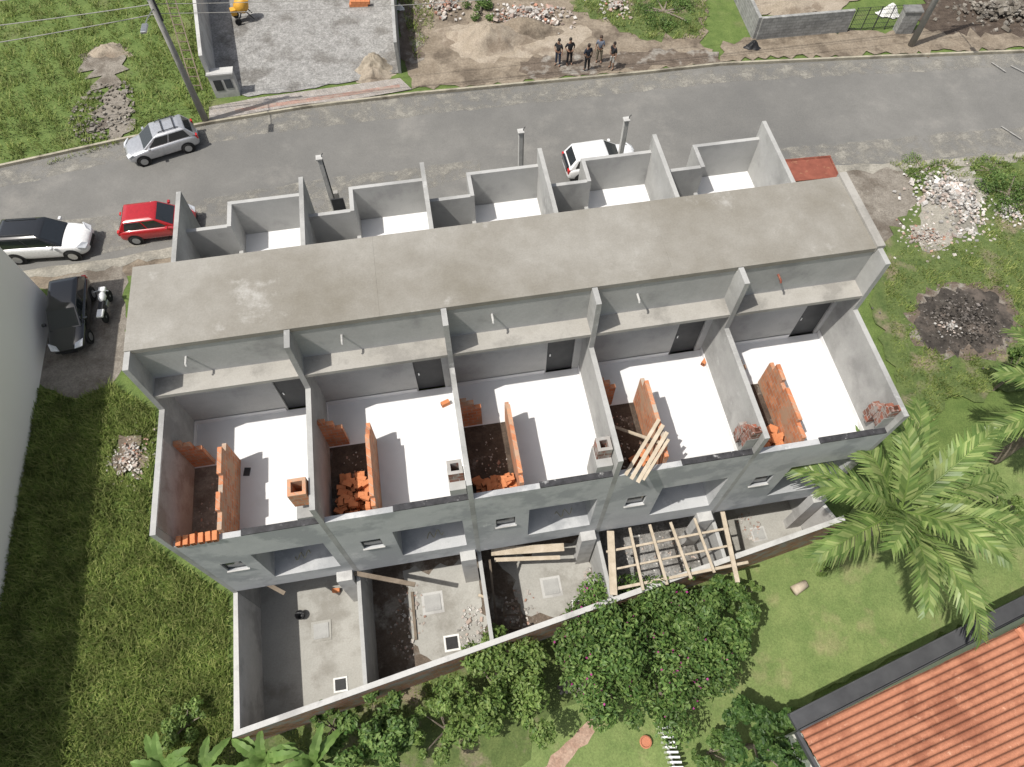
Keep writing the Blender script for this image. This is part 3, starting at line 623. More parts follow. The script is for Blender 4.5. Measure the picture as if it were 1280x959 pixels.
MB().beam((-.5,-.35,.1),(0,-.35,.95),.06,.06).beam((.5,-.35,.1),(0,-.35,.95),.06,.06).beam((-.5,.35,.1),(0,.35,.95),.06,.06).beam((.5,.35,.1),(0,.35,.95),.06,.06).build('frame', M['dark'], parent=r)
for s in (-.4,.4): o=MB().lathe([(.2,-.05),(.2,.05)],16,axis='y').build('wheel', M['tyre'], parent=r); o.location=(-.5,s,.2)
MB().box(-.75,-.2,.5,-.4,.2,.85).build('motor_cover', M['yellow'], parent=r)
c = G(448,10)
for i in range(12): brick((c.x-.4+.3*(i%4), c.y+.17*((i//4)%3), .09), 0, 'orange hollow brick in the stack against the back of the gravel yard','brick stack in the gravel yard')
for i in range(8): brick((c.x-.25+.3*(i%4), c.y+.17*(i//4), .285), 0, 'orange hollow brick in the stack against the back of the gravel yard','brick stack in the gravel yard')
mb = MB(); wseg(mb, G(942,50), G(905,-30), .2, 0, 1.5); wseg(mb, G(942,50)+Vector((.1,0,0)), G(1057,40), .2, 0, 1.5)
mb.build('block_wall', M['block'], label='low grey concrete block wall at the corner of the plot across the road', cat='wall')
fc = empty('mesh_fence', (0,0,0), label='thin wire fence between the block wall and the right meter block', cat='fence')
p0,p1 = G(1060,40), G(1120,36)
for i in range(5):
    p = p0.lerp(p1,i/4); MB().tube([(p.x,p.y,0),(p.x,p.y,1.6)],.03).build('post', M['dark'], parent=fc)
mb = MB()
for z in (.2,.5,.8,1.1,1.4,1.6): mb.beam((p0.x,p0.y,z),(p1.x,p1.y,z),.015,.015)
for i in range(30): p = p0.lerp(p1,i/29); mb.beam((p.x,p.y,.2),(p.x,p.y,1.6),.012,.012)
mb.build('wire_panel', M['dark'], parent=fc)
c = G(1127,40); MB().box(c.x-.5,c.y-.3,0,c.x+.5,c.y+.3,1.5).box(c.x-.55,c.y-.35,1.5,c.x+.55,c.y+.35,1.6).build('meter_block', M['block'], label='grey block meter pillar beside the right pole', cat='pillar')
def bag(u,v,m,lab,s=1):
    mound(u,v,.55*s,.4*s,.5*s,m,'sack',lab,'bag',z0=.08)
bag(1110,18,'bag','white woven rubble bag near the top right pillar',1.3)
bag(940,60,'blackplastic','black plastic bag at the kerb below the block wall',.9)
bag(500,12,'bag','white sack near the gravel yard wall',.6)

def pole(u, v, h, lab, rz, arm=True):
    c = G(u,v); r = empty('utility_pole', (c.x,c.y,0), rz, label=lab, cat='pole')
    MB().tube([(0,0,0),(0,0,h)],[.2,.12],10).build('shaft', M['polec'], parent=r, smooth=True)
    MB().beam((-1.1,0,h-.5),(1.1,0,h-.5),.1,.1).build('crossarm', M['wood_dark'], parent=r)
    for x in (-1,-.35,.9): MB().lathe([(.03,0),(.07,.05),(.05,.1),(.08,.14),(.03,.2)],10,(x,0,h-.45)).build('insulator', M['dark'], parent=r)
    MB().beam((.17,0,h-2.9),(.17,0,h-1.6),.08,.08).build('wire_rack', M['dark'], parent=r)
    MB().tube([(0,0,h-2.2),(0,-1.2,h-1.9),(0,-1.9,h-1.8)],.03).build('lamp_arm', M['rim'], parent=r)
    MB().box(-.14,-2.5,h-1.86,.14,-1.85,h-1.74).build('lamp_head', M['rim'], parent=r, bevel=.03)
    return c
pa = pole(258,153,9.2,'grey concrete utility pole left of the gravel yard entrance',.12)
pb = pole(1138,58,9.2,'grey concrete utility pole at the top right near the stones',.1)
def wire(p,q,sag,lab,rad=.016):
    p,q=Vector(p),Vector(q); pts=[p.lerp(q,t/24)-Vector((0,0,4*sag*(t/24)*(1-t/24))) for t in range(25)]
    MB().tube(pts,rad,5).build('power_line', M['polec'], label=lab, cat='cable')
rt = ['highest','higher','middle','lower','lowest']
for i,(dx,z) in enumerate(((-1,8.9),(-.35,8.9),(.9,8.9),(.17,7.1),(.17,6.6))):
    wire((pa.x+dx*.2,pa.y+dx,z),(pa.x-40,pa.y+dx-5-3*(i==4),z),.8,'%s cable from the left pole running to the left edge'%rt[i],.022 if i > 2 else .016)
    wire((pa.x+dx*.2,pa.y+dx,z),(pb.x+dx*.2,pb.y+dx,z),1.0,'%s cable strung between the left and the right pole'%rt[i])

# ------------------------------------------------------------------ cars
def lerp(a,b,t): return tuple(a[i]+(b[i]-a[i])*t for i in range(3))
def car(label, pr, pf, L_, W_, H_, paint, roofm, rails=False, suv=False, group='cars parked along the road', zc=.6, ang=None, darktail=False):
    a, b = G(*pr,zc), G(*pf,zc); c = (a+b)/2; an = math.atan2(b.y-a.y,b.x-a.x) if ang is None else ang
    r = empty('parked_car', (c.x,c.y,.05), an, label=label, cat='car', group=group)
    k = H_/1.48; w = W_/2
    S = [(-.5,.74,.34,.58),(-.49,.86,.26,.78),(-.46,.94,.22,.88),(-.38,.99,.2,.93),(-.2,1,.19,.93),(.0,1,.19,.92),(.16,1,.19,.91),(.24,.99,.19,.88),(.34,.97,.2,.83),(.42,.92,.22,.76),(.47,.82,.26,.68),(.495,.68,.32,.57),(.5,.58,.36,.5)]
    mb = MB(); vs = []; n = 14
    for (x,wf,zb,zt) in S:
        ww = w*wf; zb*=k; zt*=k; m_=zb+(zt-zb)*.5
        half = [(ww*.86,zb),(ww*.98,zb+.08),(ww,m_),(ww*.985,zt-.12),(ww*.93,zt-.03),(ww*.7,zt+.012),(ww*.35,zt+.03)]
        ring = [(y,z) for y,z in half]+[(-y,z) for y,z in reversed(half)]
        vs += [(x*L_,y,z) for y,z in ring]
    fs = [tuple(range(n)), tuple(range(len(vs)-1,len(vs)-n-1,-1))]
    for i in range(len(S)-1):
        for j in range(n): fs.append((i*n+j,(i+1)*n+j,(i+1)*n+(j+1)%n,i*n+(j+1)%n))
    mb.add(vs,fs).build('body', paint, parent=r, smooth=True, subsurf=1)
    zb, zr = .89*k, H_; xb0, xb1 = -.475*L_, .25*L_; xr0, xr1 = (-.40*L_, .05*L_) if suv else (-.36*L_, .03*L_)
    bw_, rw_ = w*.95, w*.74
    B4 = [(xb1,-bw_*.9,zb),(xb1,bw_*.9,zb),(xb0,bw_*.9,zb),(xb0,-bw_*.9,zb)]
    zm = zb+(zr-zb)*.88
    M4 = [(xr1+.08,-rw_-.03,zm),(xr1+.08,rw_+.03,zm),(xr0-.06,rw_+.03,zm),(xr0-.06,-rw_-.03,zm)]
    R4 = [(xr1-.18,-rw_+.13,zr),(xr1-.18,rw_-.13,zr),(xr0+.16,rw_-.13,zr),(xr0+.16,-rw_+.13,zr)]
    fs = [(i,(i+1)%4,4+(i+1)%4,4+i) for i in range(4)]+[(4+i,4+(i+1)%4,8+(i+1)%4,8+i) for i in range(4)]+[(8,9,10,11)]
    MB().add(B4+M4+R4,fs).build('cabin', roofm, parent=r, bevel=.035, smooth=True)
    def pane(name,c0,c1,c2,c3,ins,lo=.06,hi=.94,off=.014):
        q = lambda s,t: Vector(lerp(lerp(c0,c1,s),lerp(c3,c2,s),t))
        ps = [q(ins,lo),q(1-ins,lo),q(1-ins,hi),q(ins,hi)]
        nrm = (ps[1]-ps[0]).cross(ps[3]-ps[0]).normalized()
        cc = (ps[0]+ps[2])/2
        if nrm.dot(cc-Vector((xb0*.3,0,zb))) < 0: nrm = -nrm
        ps2 = [p+nrm*off for p in ps]; m2 = MB(); m2.add(ps+ps2,[(4,5,6,7),(0,1,5,4),(1,2,6,5),(2,3,7,6),(3,0,4,7)]); m2.build(name, M['tglass'], parent=r)
    pane('windscreen',B4[0],B4[1],M4[1],M4[0],.06)
    pane('rear_window',B4[2],B4[3],M4[3],M4[2],.1,.2,.92)
    for s in (0,1):
        bF,bR = (B4[1],B4[2]) if s else (B4[0],B4[3]); mF,mR = (M4[1],M4[2]) if s else (M4[0],M4[3])
        for (ta,tb,ma,mb_) in ((.10,.46,.06,.44),(.49,.90,.48,.93)):
            pane('side_window',lerp(bF,bR,ta),lerp(bF,bR,tb),lerp(mF,mR,mb_),lerp(mF,mR,ma),.0,.1,.92)
    if darktail: MB().box(-L_*.507,-w*.6,.6*k,-L_*.47,w*.6,.96*k).build('tailgate', M['blackp'], parent=r, bevel=.03)
    rr = .31*k if not suv else .36
    for sx in (-.31,.31):
        for sy in (-1,1):
            wh = MB().lathe([(rr*.6,-.1),(rr*.95,-.1),(rr,-.06),(rr,.06),(rr*.95,.1),(rr*.6,.1)],22,axis='y').build('wheel', M['tyre'], parent=r, smooth=True)
            wh.location = (sx*L_, sy*(w-.085), rr-.02)
            MB().lathe([(rr*.62,-.108),(rr*.62,.108)],18,axis='y').build('rim', M['rim'], parent=wh)
            MB().lathe([(rr+.06,-.03),(rr+.06,.03)],22,(sx*L_, sy*(w-.026), rr),axis='y').build('wheel_arch', M['blackplastic'], parent=r)
    for sy in (-1,1):
        MB().add([(L_*.488,sy*w*.40,.58*k),(L_*.470,sy*w*.80,.60*k),(L_*.40,sy*w*.90,.78*k),(L_*.45,sy*w*.5,.76*k),(L_*.5,sy*w*.40,.62*k),(L_*.485,sy*w*.82,.64*k),(L_*.41,sy*w*.92,.815*k),(L_*.455,sy*w*.5,.785*k)],
                 [(0,1,2,3),(4,5,6,7),(0,1,5,4),(1,2,6,5),(2,3,7,6),(3,0,4,7)]).build('headlight', M['lamp'], parent=r)
        MB().box(-L_*.499,min(sy*w*.62,sy*w*.86),.62*k,-L_*.465,max(sy*w*.62,sy*w*.86),.88*k).build('tail_light', M['red_lens'], parent=r, bevel=.02)
        MB().box(L_*.15,min(sy*(w-.02),sy*(w+.17)),.92*k,L_*.15+.14,max(sy*(w-.02),sy*(w+.17)),1.05*k).build('wing_mirror', paint, parent=r, bevel=.03)
        if rails: MB().tube([(xr0+.2,sy*(rw_-.16),zr),(xr0+.3,sy*(rw_-.14),zr+.06),(xr1-.3,sy*(rw_-.14),zr+.06),(xr1-.22,sy*(rw_-.16),zr)],.022,6).build('roof_rail', M['dark'], parent=r)
    if rails == 2:
        for x in (xr0+.4, xr1-.5): MB().beam((x,-rw_+.1,zr+.09),(x,rw_-.1,zr+.09),.05,.03).build('roof_bar', M['dark'], parent=r)
    MB().box(L_*.49,-w*.42,.34*k,L_*.505,w*.42,.5*k).build('grille', M['blackplastic'], parent=r)
    MB().box(-L_*.506,-.2,.5*k-.03,-L_*.49,.2,.58*k).build('number_plate', M['lamp'], parent=r)
    return r
car('silver hatchback with roof bars parked beside the grassy lot across the road',(243,165),(160,190),3.9,1.66,1.5,M['silver'],M['silver'],rails=2)
car('red hatchback parked at the near kerb beside the houses',(150,284),(246,272),3.75,1.66,1.5,M['redp'],M['redp'])
car('white suv with black roof parked behind the red hatchback',(-4,306),(121,298),4.4,1.82,1.66,M['whitep'],M['blackp'],rails=1,suv=True)
car('black sedan parked between the cream building and the houses',(92,345),(84,446),4.1,1.7,1.47,M['blackp'],M['blackp'])
car('white car with dark windows parked behind the roof terraces of the fourth house',(702,208),(798,194),4.0,1.72,1.5,M['whitep'],M['whitep'],darktail=True)
c = G(133,382,.4); r = empty('motorcycle', (c.x,c.y,.03), math.radians(97), label='white and black motorcycle standing beside the black sedan', cat='motorcycle')
for x in (-.62,.62):
    wh = MB().lathe([(.22,-.05),(.29,-.05),(.31,0),(.29,.05),(.22,.05)],20,(0,0,0),axis='y').build('wheel', M['tyre'], parent=r); wh.location=(x,0,.3)
    MB().lathe([(.06,-.055),(.06,.055)],10,axis='y').build('hub', M['rim'], parent=wh)
MB().tube([(.62,0,.3),(.45,0,.85)],.03).tube([(-.62,0,.3),(-.1,0,.35),(.3,0,.45),(.42,0,.8)],.035).build('frame', M['dark'], parent=r)
MB().box(-.15,-.14,.3,.2,.14,.6).build('engine', M['rim'], parent=r, bevel=.04)
tk = MB().lathe([(.05,-.28),(.16,-.15),(.19,.05),(.08,.28)],12).build('tank', M['whitep'], parent=r, smooth=True)
tk.location=(.18,0,.84); tk.rotation_euler=(0,1.45,0)
MB().box(-.5,-.13,.74,.0,.13,.84).build('seat', M['blackplastic'], parent=r, bevel=.04)
MB().box(-.95,-.15,.68,-.5,.15,.80).build('tail', M['whitep'], parent=r, bevel=.03)
MB().box(.42,-.16,.86,.66,.16,1.02).build('front_fairing', M['whitep'], parent=r, bevel=.04)
MB().tube([(.35,-.36,1.02),(.45,-.15,.98),(.45,.15,.98),(.35,.36,1.02)],.02).build('handlebar', M['rim'], parent=r)
MB().lathe([(.04,0),(.1,.06),(.1,.1)],12,(.52,0,.72),).build('headlight', M['lamp'], parent=r)
c = G(1012,216,.7); sk = empty('skip_container', (c.x,c.y,.06), .12, label='dull rust red steel skip standing at the right end of the houses by the road', cat='skip')
L2,W2,H2 = 1.3,.75,.95
vs=[(-L2*.8,-W2,0),(L2*.8,-W2,0),(L2*.8,W2,0),(-L2*.8,W2,0),(-L2,-W2,H2),(L2,-W2,H2),(L2,W2,H2),(-L2,W2,H2)]
inn=[(x*.95,y*.93,max(.1,z)) for x,y,z in vs]
MB().add(vs+inn,[(0,3,2,1),(0,1,5,4),(1,2,6,5),(2,3,7,6),(3,0,4,7),(8,9,10,11),(8,12,13,9),(9,13,14,10),(10,14,15,11),(11,15,12,8),(4,5,13,12),(5,6,14,13),(6,7,15,14),(7,4,12,15)]).build('shell', M['skip'], parent=sk)
mb=MB()
for s in (-1,1):
    for x in (-.7,-.25,.25,.7): mb.beam((x,s*(W2+.03),.05),(x,s*(W2+.03),H2),.06,.05)
    mb.beam((-L2,s*(W2+.02),H2),(L2,s*(W2+.02),H2),.05,.05)
mb.build('ribs', M['skip'], parent=sk)
MB().box(-L2*.93,-W2*.92,H2-.06,L2*.93,W2*.92,H2-.01).build('cover_sheet', M['skip'], parent=sk, bevel=.02)

# ------------------------------------------------------------------ people
def S_(name,V,E,R,m,parent):
    me = bpy.data.meshes.new(name); me.from_pydata(V, E, []); me.materials.append(m)
    o = bpy.data.objects.new(name, me); C.objects.link(o); o.parent = parent
    md = o.modifiers.new('skin','SKIN'); md.use_smooth_shade = True
    if not me.skin_vertices:
        bpy.context.view_layer.objects.active = o; o.select_set(True)
        bpy.ops.mesh.customdata_skin_add(); o.select_set(False)
    lay = me.skin_vertices[0].data
    for i, rr in enumerate(R): lay[i].radius=(rr,rr); lay[i].use_root=(i==0)
    s = o.modifiers.new('sub','SUBSURF'); s.levels = s.render_levels = 1
def person(u, v, face, label, shirt, trous, hairc, arms=(0,0), h=1.0, legs='trousers'):
    c = G(u, v); r = empty('person', (c.x, c.y, .08), face, label=label, cat='person', group=None)
    sm = pmat('skin_tone', (.26,.15,.10), .6); V=[]; R=[]; E=[]; idx={}
    def ad(k, p, rad, par=None):
        idx[k]=len(V); V.append(tuple(x*h for x in p)); R.append(rad*h)
        if par: E.append((idx[par], idx[k]))
    ad('pel',(0,0,.95),.12); ad('sp',(0,0,1.12),.115,'pel'); ad('ch',(0,.0,1.33),.14,'sp'); ad('nk',(0,0,1.48),.055,'ch'); ad('h1',(0,.015,1.58),.078,'nk'); ad('h2',(0,.01,1.69),.08,'h1')
    ad('nose',(0,.10,1.60),.014,'h1')
    for s in (-1,1):
        t='L' if s<0 else 'R'; am = arms[0] if s<0 else arms[1]
        ad('hip'+t,(s*.09,0,.88),.09,'pel'); ad('kn'+t,(s*.12,.02,.49),.058,'hip'+t); ad('an'+t,(s*.13,-.01,.09),.04,'kn'+t); ad('to'+t,(s*.15,.14,.035),.035,'an'+t)
        ad('sh'+t,(s*.18,0,1.40),.058,'ch')
        if am == 0: el=(s*.25,-.02,1.14); wr=(s*.27,.05,.90); pm=(s*.275,.07,.82)
        elif am == 1: el=(s*.30,-.06,1.15); wr=(s*.17,.12,1.02); pm=(s*.11,.14,1.0)
        else: el=(s*.24,.06,1.16); wr=(s*.2,.26,1.30); pm=(s*.18,.31,1.36)
        ad('el'+t,el,.042,'sh'+t); ad('wr'+t,wr,.028,'el'+t); ad('pa'+t,pm,.03,'wr'+t)
        d=(Vector(pm)-Vector(wr)).normalized()
        for i,(off,ln) in enumerate(((-.03,.06),(-.01,.075),(.01,.07),(.03,.055))):
            ad('f%d%s'%(i,t),(pm[0]+d.x*ln,pm[1]+d.y*ln+off,pm[2]+d.z*ln),.009,'pa'+t)
        ad('th'+t,(pm[0]+d.x*.02,pm[1]+.05,pm[2]+d.z*.02),.011,'pa'+t)
    S_('body',V,E,R,sm,r)
    Vd={k:V[i] for k,i in idx.items()}
    def sub(name,keys,edges,rads,m):
        vv=[Vd[k] if isinstance(k,str) else tuple(x*h for x in k) for k in keys]; S_(name,vv,edges,[q*h for q in rads],m,r)
    mid=lambda a,b,t: tuple((Vd[a][i]*(1-t)+Vd[b][i]*t)/h for i in range(3))
    sub('shirt',[(0,0,.93),'sp','ch',(0,0,1.44),'shL',mid('elL','shL',.1),'shR',mid('elR','shR',.1)],[(0,1),(1,2),(2,3),(2,4),(4,5),(2,6),(6,7)],[.14,.135,.165,.08,.078,.06,.078,.06],shirt)
    e = .05 if legs == 'trousers' else .8
    sub(legs,[(0,0,.97),'hipL',mid('knL','hipL',.5),mid('anL','knL',e),'hipR',mid('knR','hipR',.5),mid('anR','knR',e)],[(0,1),(1,2),(2,3),(0,4),(4,5),(5,6)],[.13,.11,.085,.06,.11,.085,.06],trous)
    for t in 'LR':
        p=Vd['to'+t]; q=Vd['an'+t]; S_('shoe',[(q[0],q[1]-.03,.04*h),(p[0],p[1],.035*h)],[(0,1)],[.05*h,.042*h],M['blackplastic'],r)
    hm=pmat('hair_tone', hairc, .7); o=MB().lathe([(.02,.1),(.07,.075),(.092,.03),(.095,-.03),(.085,-.07)],14).build('hair',hm,parent=r,smooth=True); o.location=(0,-.015*h,1.69*h)
    for s in (-1,1):
        MB().box((s*.03-.01)*h,.085*h,1.635*h,(s*.03+.01)*h,.098*h,1.648*h).build('eye',M['blackplastic'],parent=r)
blk=pmat('black_cloth',(.015,.015,.018),.9); nav=pmat('navy_cloth',(.02,.025,.04),.9); jean=pmat('denim',(.03,.04,.07),.9); wht=pmat('pale_cloth',(.45,.43,.4),.9); kh=pmat('khaki_cloth',(.16,.14,.1),.9); blu=pmat('blue_cloth',(.12,.14,.18),.9)
person(697,83,2.6,'person in black shirt and dark jeans, leftmost of the group across the road',blk,jean,(.02,.015,.01),(0,1))
person(711,82,3.4,'person in black shirt and black trousers, second from left in the group',blk,blk,(.02,.015,.01),(1,1))
person(733,89,.4,'person in dark clothes standing nearest the kerb in the middle of the group',nav,blk,(.03,.02,.015),(1,0))
person(748,79,3.0,'person in blue grey shirt standing at the back of the group',blu,kh,(.05,.03,.02),(2,0))
person(764,87,2.2,'person in black shirt and pale shorts, rightmost of the group',blk,wht,(.03,.02,.015),(0,1),legs='shorts')

# ------------------------------------------------------------------ vegetation
def qmesh(name, Q, mats, mi=None):
    n = Q.shape[0]; k = Q.shape[1]
    me = bpy.data.meshes.new(name); me.from_pydata(Q.reshape(-1,3).tolist(), [], np.arange(n*k).reshape(n,k).tolist())
    for m in (mats if isinstance(mats,(list,tuple)) else [mats]): me.materials.append(m)
    if mi is not None: me.polygons.foreach_set('material_index', mi)
    return me
def leaf_cloud(cl, n, size, up=.5, asp=.5):
    cl = np.array(cl); w = cl[:,3]**2; w /= w.sum(); id_ = rng.choice(len(cl), n, p=w)
    d = rng.normal(size=(n,3)); d /= np.linalg.norm(d,axis=1)[:,None]
    q = rng.random(n)**.35
    pos = cl[id_,:3]+d*(cl[id_,3]*q)[:,None]*np.array([1,1,.8]); 
    nr = d*.6+rng.normal(size=(n,3))*.5+np.array([0,0,up]); nr /= np.linalg.norm(nr,axis=1)[:,None]
    a = np.cross(nr, rng.normal(size=(n,3))); a /= np.linalg.norm(a,axis=1)[:,None]; b = np.cross(nr,a)
    s = size*rng.uniform(.6,1.3,n)[:,None]
    return np.stack([pos-a*s, pos-b*s*asp+nr*s*.1, pos+a*s, pos+b*s*asp+nr*s*.1],1)
def tree(name, u, v, zc, rad, hcrown, n, size, m, label, cat='tree', flowers=0, nclump=26, group=None, asp=.5, ex=1.0):
    c = G(u,v,zc); r = empty(name, (c.x,c.y,0), 0, label=label, cat=cat, group=group)
    cl = []
    for i in range(nclump):
        t = random.random()*6.283; q = math.sqrt(random.random())*.88
        cl.append((rad*ex*q*math.cos(t), rad*q*math.sin(t), zc+hcrown*.5*(1-q*q)*random.uniform(-.6,1.1), rad*random.uniform(.11,.27)))
    tb = MB(); tb.tube([(0,0,0),(.05,0,zc*.5),(0,.05,zc*.85)],[rad*.07,rad*.05,rad*.03],8)
    for i in range(min(7, nclump)):
        x,y,z,_ = cl[i]; tb.tube([(0.02,0,zc*.4),(x*.5,y*.5,zc*.4+(z-zc*.4)*.6),(x,y,z)],[rad*.035,rad*.022,rad*.01],6)
    tb.build('trunk', M['bark'], parent=r)
    Q = leaf_cloud(cl, n, size, asp=asp); Q[:,:,2] = np.maximum(Q[:,:,2], .03)
    o = bpy.data.objects.new('crown', qmesh('crown', Q, M[m])); C.objects.link(o); o.parent = r
    if flowers:
        fc_ = [cl[i] for i in random.sample(range(nclump), nclump//2)]
        fc_ = [(a,b,z+r_*.25,r_*.95) for a,b,z,r_ in fc_]
        o = bpy.data.objects.new('flowers', qmesh('flowers', leaf_cloud(fc_, flowers, .045, asp=.8), M['flower'])); C.objects.link(o); o.parent = r; o['kind'] = 'stuff'
    return r
tree('flowering_tree',804,822,2.2,3.0,2.8,19000,.09,'leaf_mid','large green bougainvillea tree with pink flowers behind the third yard',flowers=300,nclump=64,ex=1.08)
tree('garden_tree',885,768,2.0,1.75,2.0,7500,.095,'leaf_mid','dark green tree between the bougainvillea and the lawn',nclump=30,ex=1.1)
tree('garden_tree',625,866,2.0,2.2,1.7,8500,.09,'leaf_light','light green tree behind the back wall left of the bougainvillea',nclump=36)
tree('garden_tree',555,910,1.6,1.2,1.3,3500,.08,'leaf_light','small light green shrub left of the garden trees by the back wall',nclump=16)
tree('garden_tree',470,920,1.9,1.6,1.5,5000,.10,'leaf_mid','green tree at the bottom edge between the banana plants and the shrub',nclump=24)
tree('garden_tree',955,930,2.0,1.6,1.6,6500,.10,'leaf_dark','dark green tree beside the dark gutter of the tiled house',nclump=26)
tree('garden_tree',410,908,1.2,.9,1.0,2200,.09,'leaf_mid','low bush against the lower left part of the back wall',nclump=14)
tree('garden_tree',890,940,.8,.8,.8,2000,.08,'leaf_mid','low bush right of the white picket fence',nclump=14)
tree('garden_shrub',935,745,.9,.6,.8,1200,.07,'leaf_light','small shrub at the right foot of the dark garden tree',nclump=8,cat='shrub')
tree('garden_shrub',1028,712,.6,.35,.8,700,.07,'leaf_light','tiny shrub on the lawn near the tree stump',nclump=7,cat='shrub')
tree('weed_bush',1262,240,.3,1.8,.5,2600,.06,'leaf_mid','straggling weedy bush beside the rubble at the right edge',nclump=34,cat='bush')
tree('weed_bush',1155,212,.15,1.3,.2,1100,.05,'leaf_light','low weeds at the road end of the driveway',nclump=22,cat='bush')
tree('weed_bush',1240,212,.15,1.2,.2,900,.05,'leaf_light','low weeds beside the road at the right',nclump=20,cat='bush')
tree('garden_tree',1275,460,2.0,1.0,1.6,2600,.09,'leaf_mid','green tree at the right edge above the second palm',nclump=16,cat='tree')
tree('weed_bush',230,905,.5,1.0,.8,1800,.07,'leaf_light','tall weeds left of the banana plants',nclump=14,cat='bush')
tree('weed_bush',1255,640,1.4,1.1,1.2,2600,.09,'leaf_light','light green bush behind the big palm at the right',nclump=14,cat='bush')
tree('weed_bush',600,12,.3,1.2,.4,1500,.07,'leaf_mid','green weeds behind the sand pile',nclump=16,cat='bush')
tree('weed_bush',830,12,.2,2.2,.4,3000,.06,'leaf_mid','green undergrowth in the lot behind the people',nclump=34,cat='bush')

def frond(Lf, az, el, droop, leaflet, nl=34):
    az_v = Vector((math.cos(az), math.sin(az), 0)); side = Vector((-math.sin(az), math.cos(az), 0))
    pts = []; p = Vector((0,0,0)); e = el; n = 20
    for i in range(n+1):
        pts.append(p.copy()); dirv = az_v*math.cos(e)+Vector((0,0,1))*math.sin(e); p = p+dirv*(Lf/n); e -= droop/n*(.3+1.4*i/n)
    Q = []
    for i in range(nl):
        t = .12+.88*i/(nl-1); fi = t*n; k = min(int(fi), n-1); q = pts[k].lerp(pts[k+1], fi-k); tang = (pts[k+1]-pts[k]).normalized()
        up = side.cross(tang)*-1
        ln = leaflet*(math.sin(math.pi*min(1,.12+t*.82))**.6)*random.uniform(.85,1.1)+.05
        for s in (-1,1):
            d = (side*s*math.cos(.75+t*.2)+tang*math.sin(.75+t*.2)+up*random.uniform(.0,.3)).normalized()
            a = q; m1 = q+d*ln*.5; e1 = q+d*ln+Vector((0,0,-ln*random.uniform(.12,.4)))
            wv = tang*.066
            Q.append([a-wv*.6, m1-wv, m1+wv, a+wv*.6]); Q.append([m1-wv, e1-wv*.2, e1+wv*.2, m1+wv])
    return np.array([[list(v) for v in f] for f in Q]), pts
def palm(u, v, zc, base_off, n, Lf, label, ph=.3):
    c = G(u,v,zc); r = empty('palm_tree', (c.x+base_off[0], c.y+base_off[1], 0), 0, label=label, cat='palm tree')
    tip = Vector((-base_off[0], -base_off[1], zc))
    pts = [Vector((tip.x*t*t, tip.y*t*t, tip.z*t)) for t in [i/12 for i in range(13)]]
    MB().tube(pts,[.22-.09*i/12+.012*(i%2) for i in range(13)],12).build('trunk', M['bark'], parent=r, smooth=True)
    MB().tube([tip-Vector((0,0,.1)),tip+Vector((0,0,.7)),tip+Vector((0,0,.95))],[.13,.10,.03],10).build('crownshaft', M['leaf_light'], parent=r, smooth=True)
    for i in range(n):
        az = 2*math.pi*i*.381966+ph; lev = i/n
        el = .35+.8*lev; dr = 1.2+.1*lev+random.uniform(-.25,.25)
        Q, rp = frond(Lf*random.uniform(.88,1.1)*(1-.2*lev), az, el, dr, .95)
        off = np.array([tip.x,tip.y,tip.z+.5+.3*lev]); Q = Q+off
        f = bpy.data.objects.new('frond', qmesh('frond', Q, M['palmleaf'])); C.objects.link(f); f.parent = r
        o3 = Vector(off.tolist()); MB().tube([q+o3 for q in rp], [.045-.035*j/20 for j in range(21)], 6).build('rachis', M['leaf_light'], parent=f)
palm(1112,648,5.4,(.1,.1),13,4.4,'big green palm tree over the right end of the back wall')
palm(1330,520,4.6,(0,.1),13,4.2,'second palm tree reaching in from the right edge',1.0)
def banana(u, v, zc, n, label):
    c = G(u,v,zc); r = empty('banana_plant', (c.x,c.y,0), 0, label=label, cat='banana plant')
    MB().tube([(0,0,0),(0,0,zc)],[.12,.07],10).build('stem', M['leaf_light'], parent=r)
    for i in range(n):
        az = 6.283*i/n+random.uniform(-.3,.3); e = random.uniform(.8,1.35); Lf = random.uniform(1.1,1.6); dr = random.uniform(1.2,1.8)
        d = Vector((math.cos(az),math.sin(az),0)); s = Vector((-d.y,d.x,0)); p = Vector((0,0,zc)); fs=[]; prev=None; ns=16
        for j in range(ns+1):
            t=j/ns; w=.18*math.sin(math.pi*min(1,.06+.94*t))**.55*(1 if j%3 else .82) if t<1 else .02; row=[p+s*w+Vector((0,0,w*.35)), p.copy(), p-s*w+Vector((0,0,w*.35))]
            if prev is not None:
                fs.append([prev[0],prev[1],row[1],row[0]]); fs.append([prev[1],prev[2],row[2],row[1]])
            prev=row; p=p+(d*math.cos(e)+Vector((0,0,1))*math.sin(e))*(Lf/ns); e-=dr/ns
        Q=np.array([[list(v_) for v_ in f] for f in fs]); o=bpy.data.objects.new('leaf',qmesh('leaf',Q,M['banana'])); C.objects.link(o); o.parent=r
banana(330,950,1.6,9,'banana plant at the bottom edge under the left corner of the back wall')
banana(205,960,1.4,8,'banana plant at the bottom left of the picture')
banana(392,955,1.5,8,'right banana plant at the bottom edge beside the garden tree')
banana(255,966,1.2,7,'small banana plant between the two larger ones at the bottom edge')

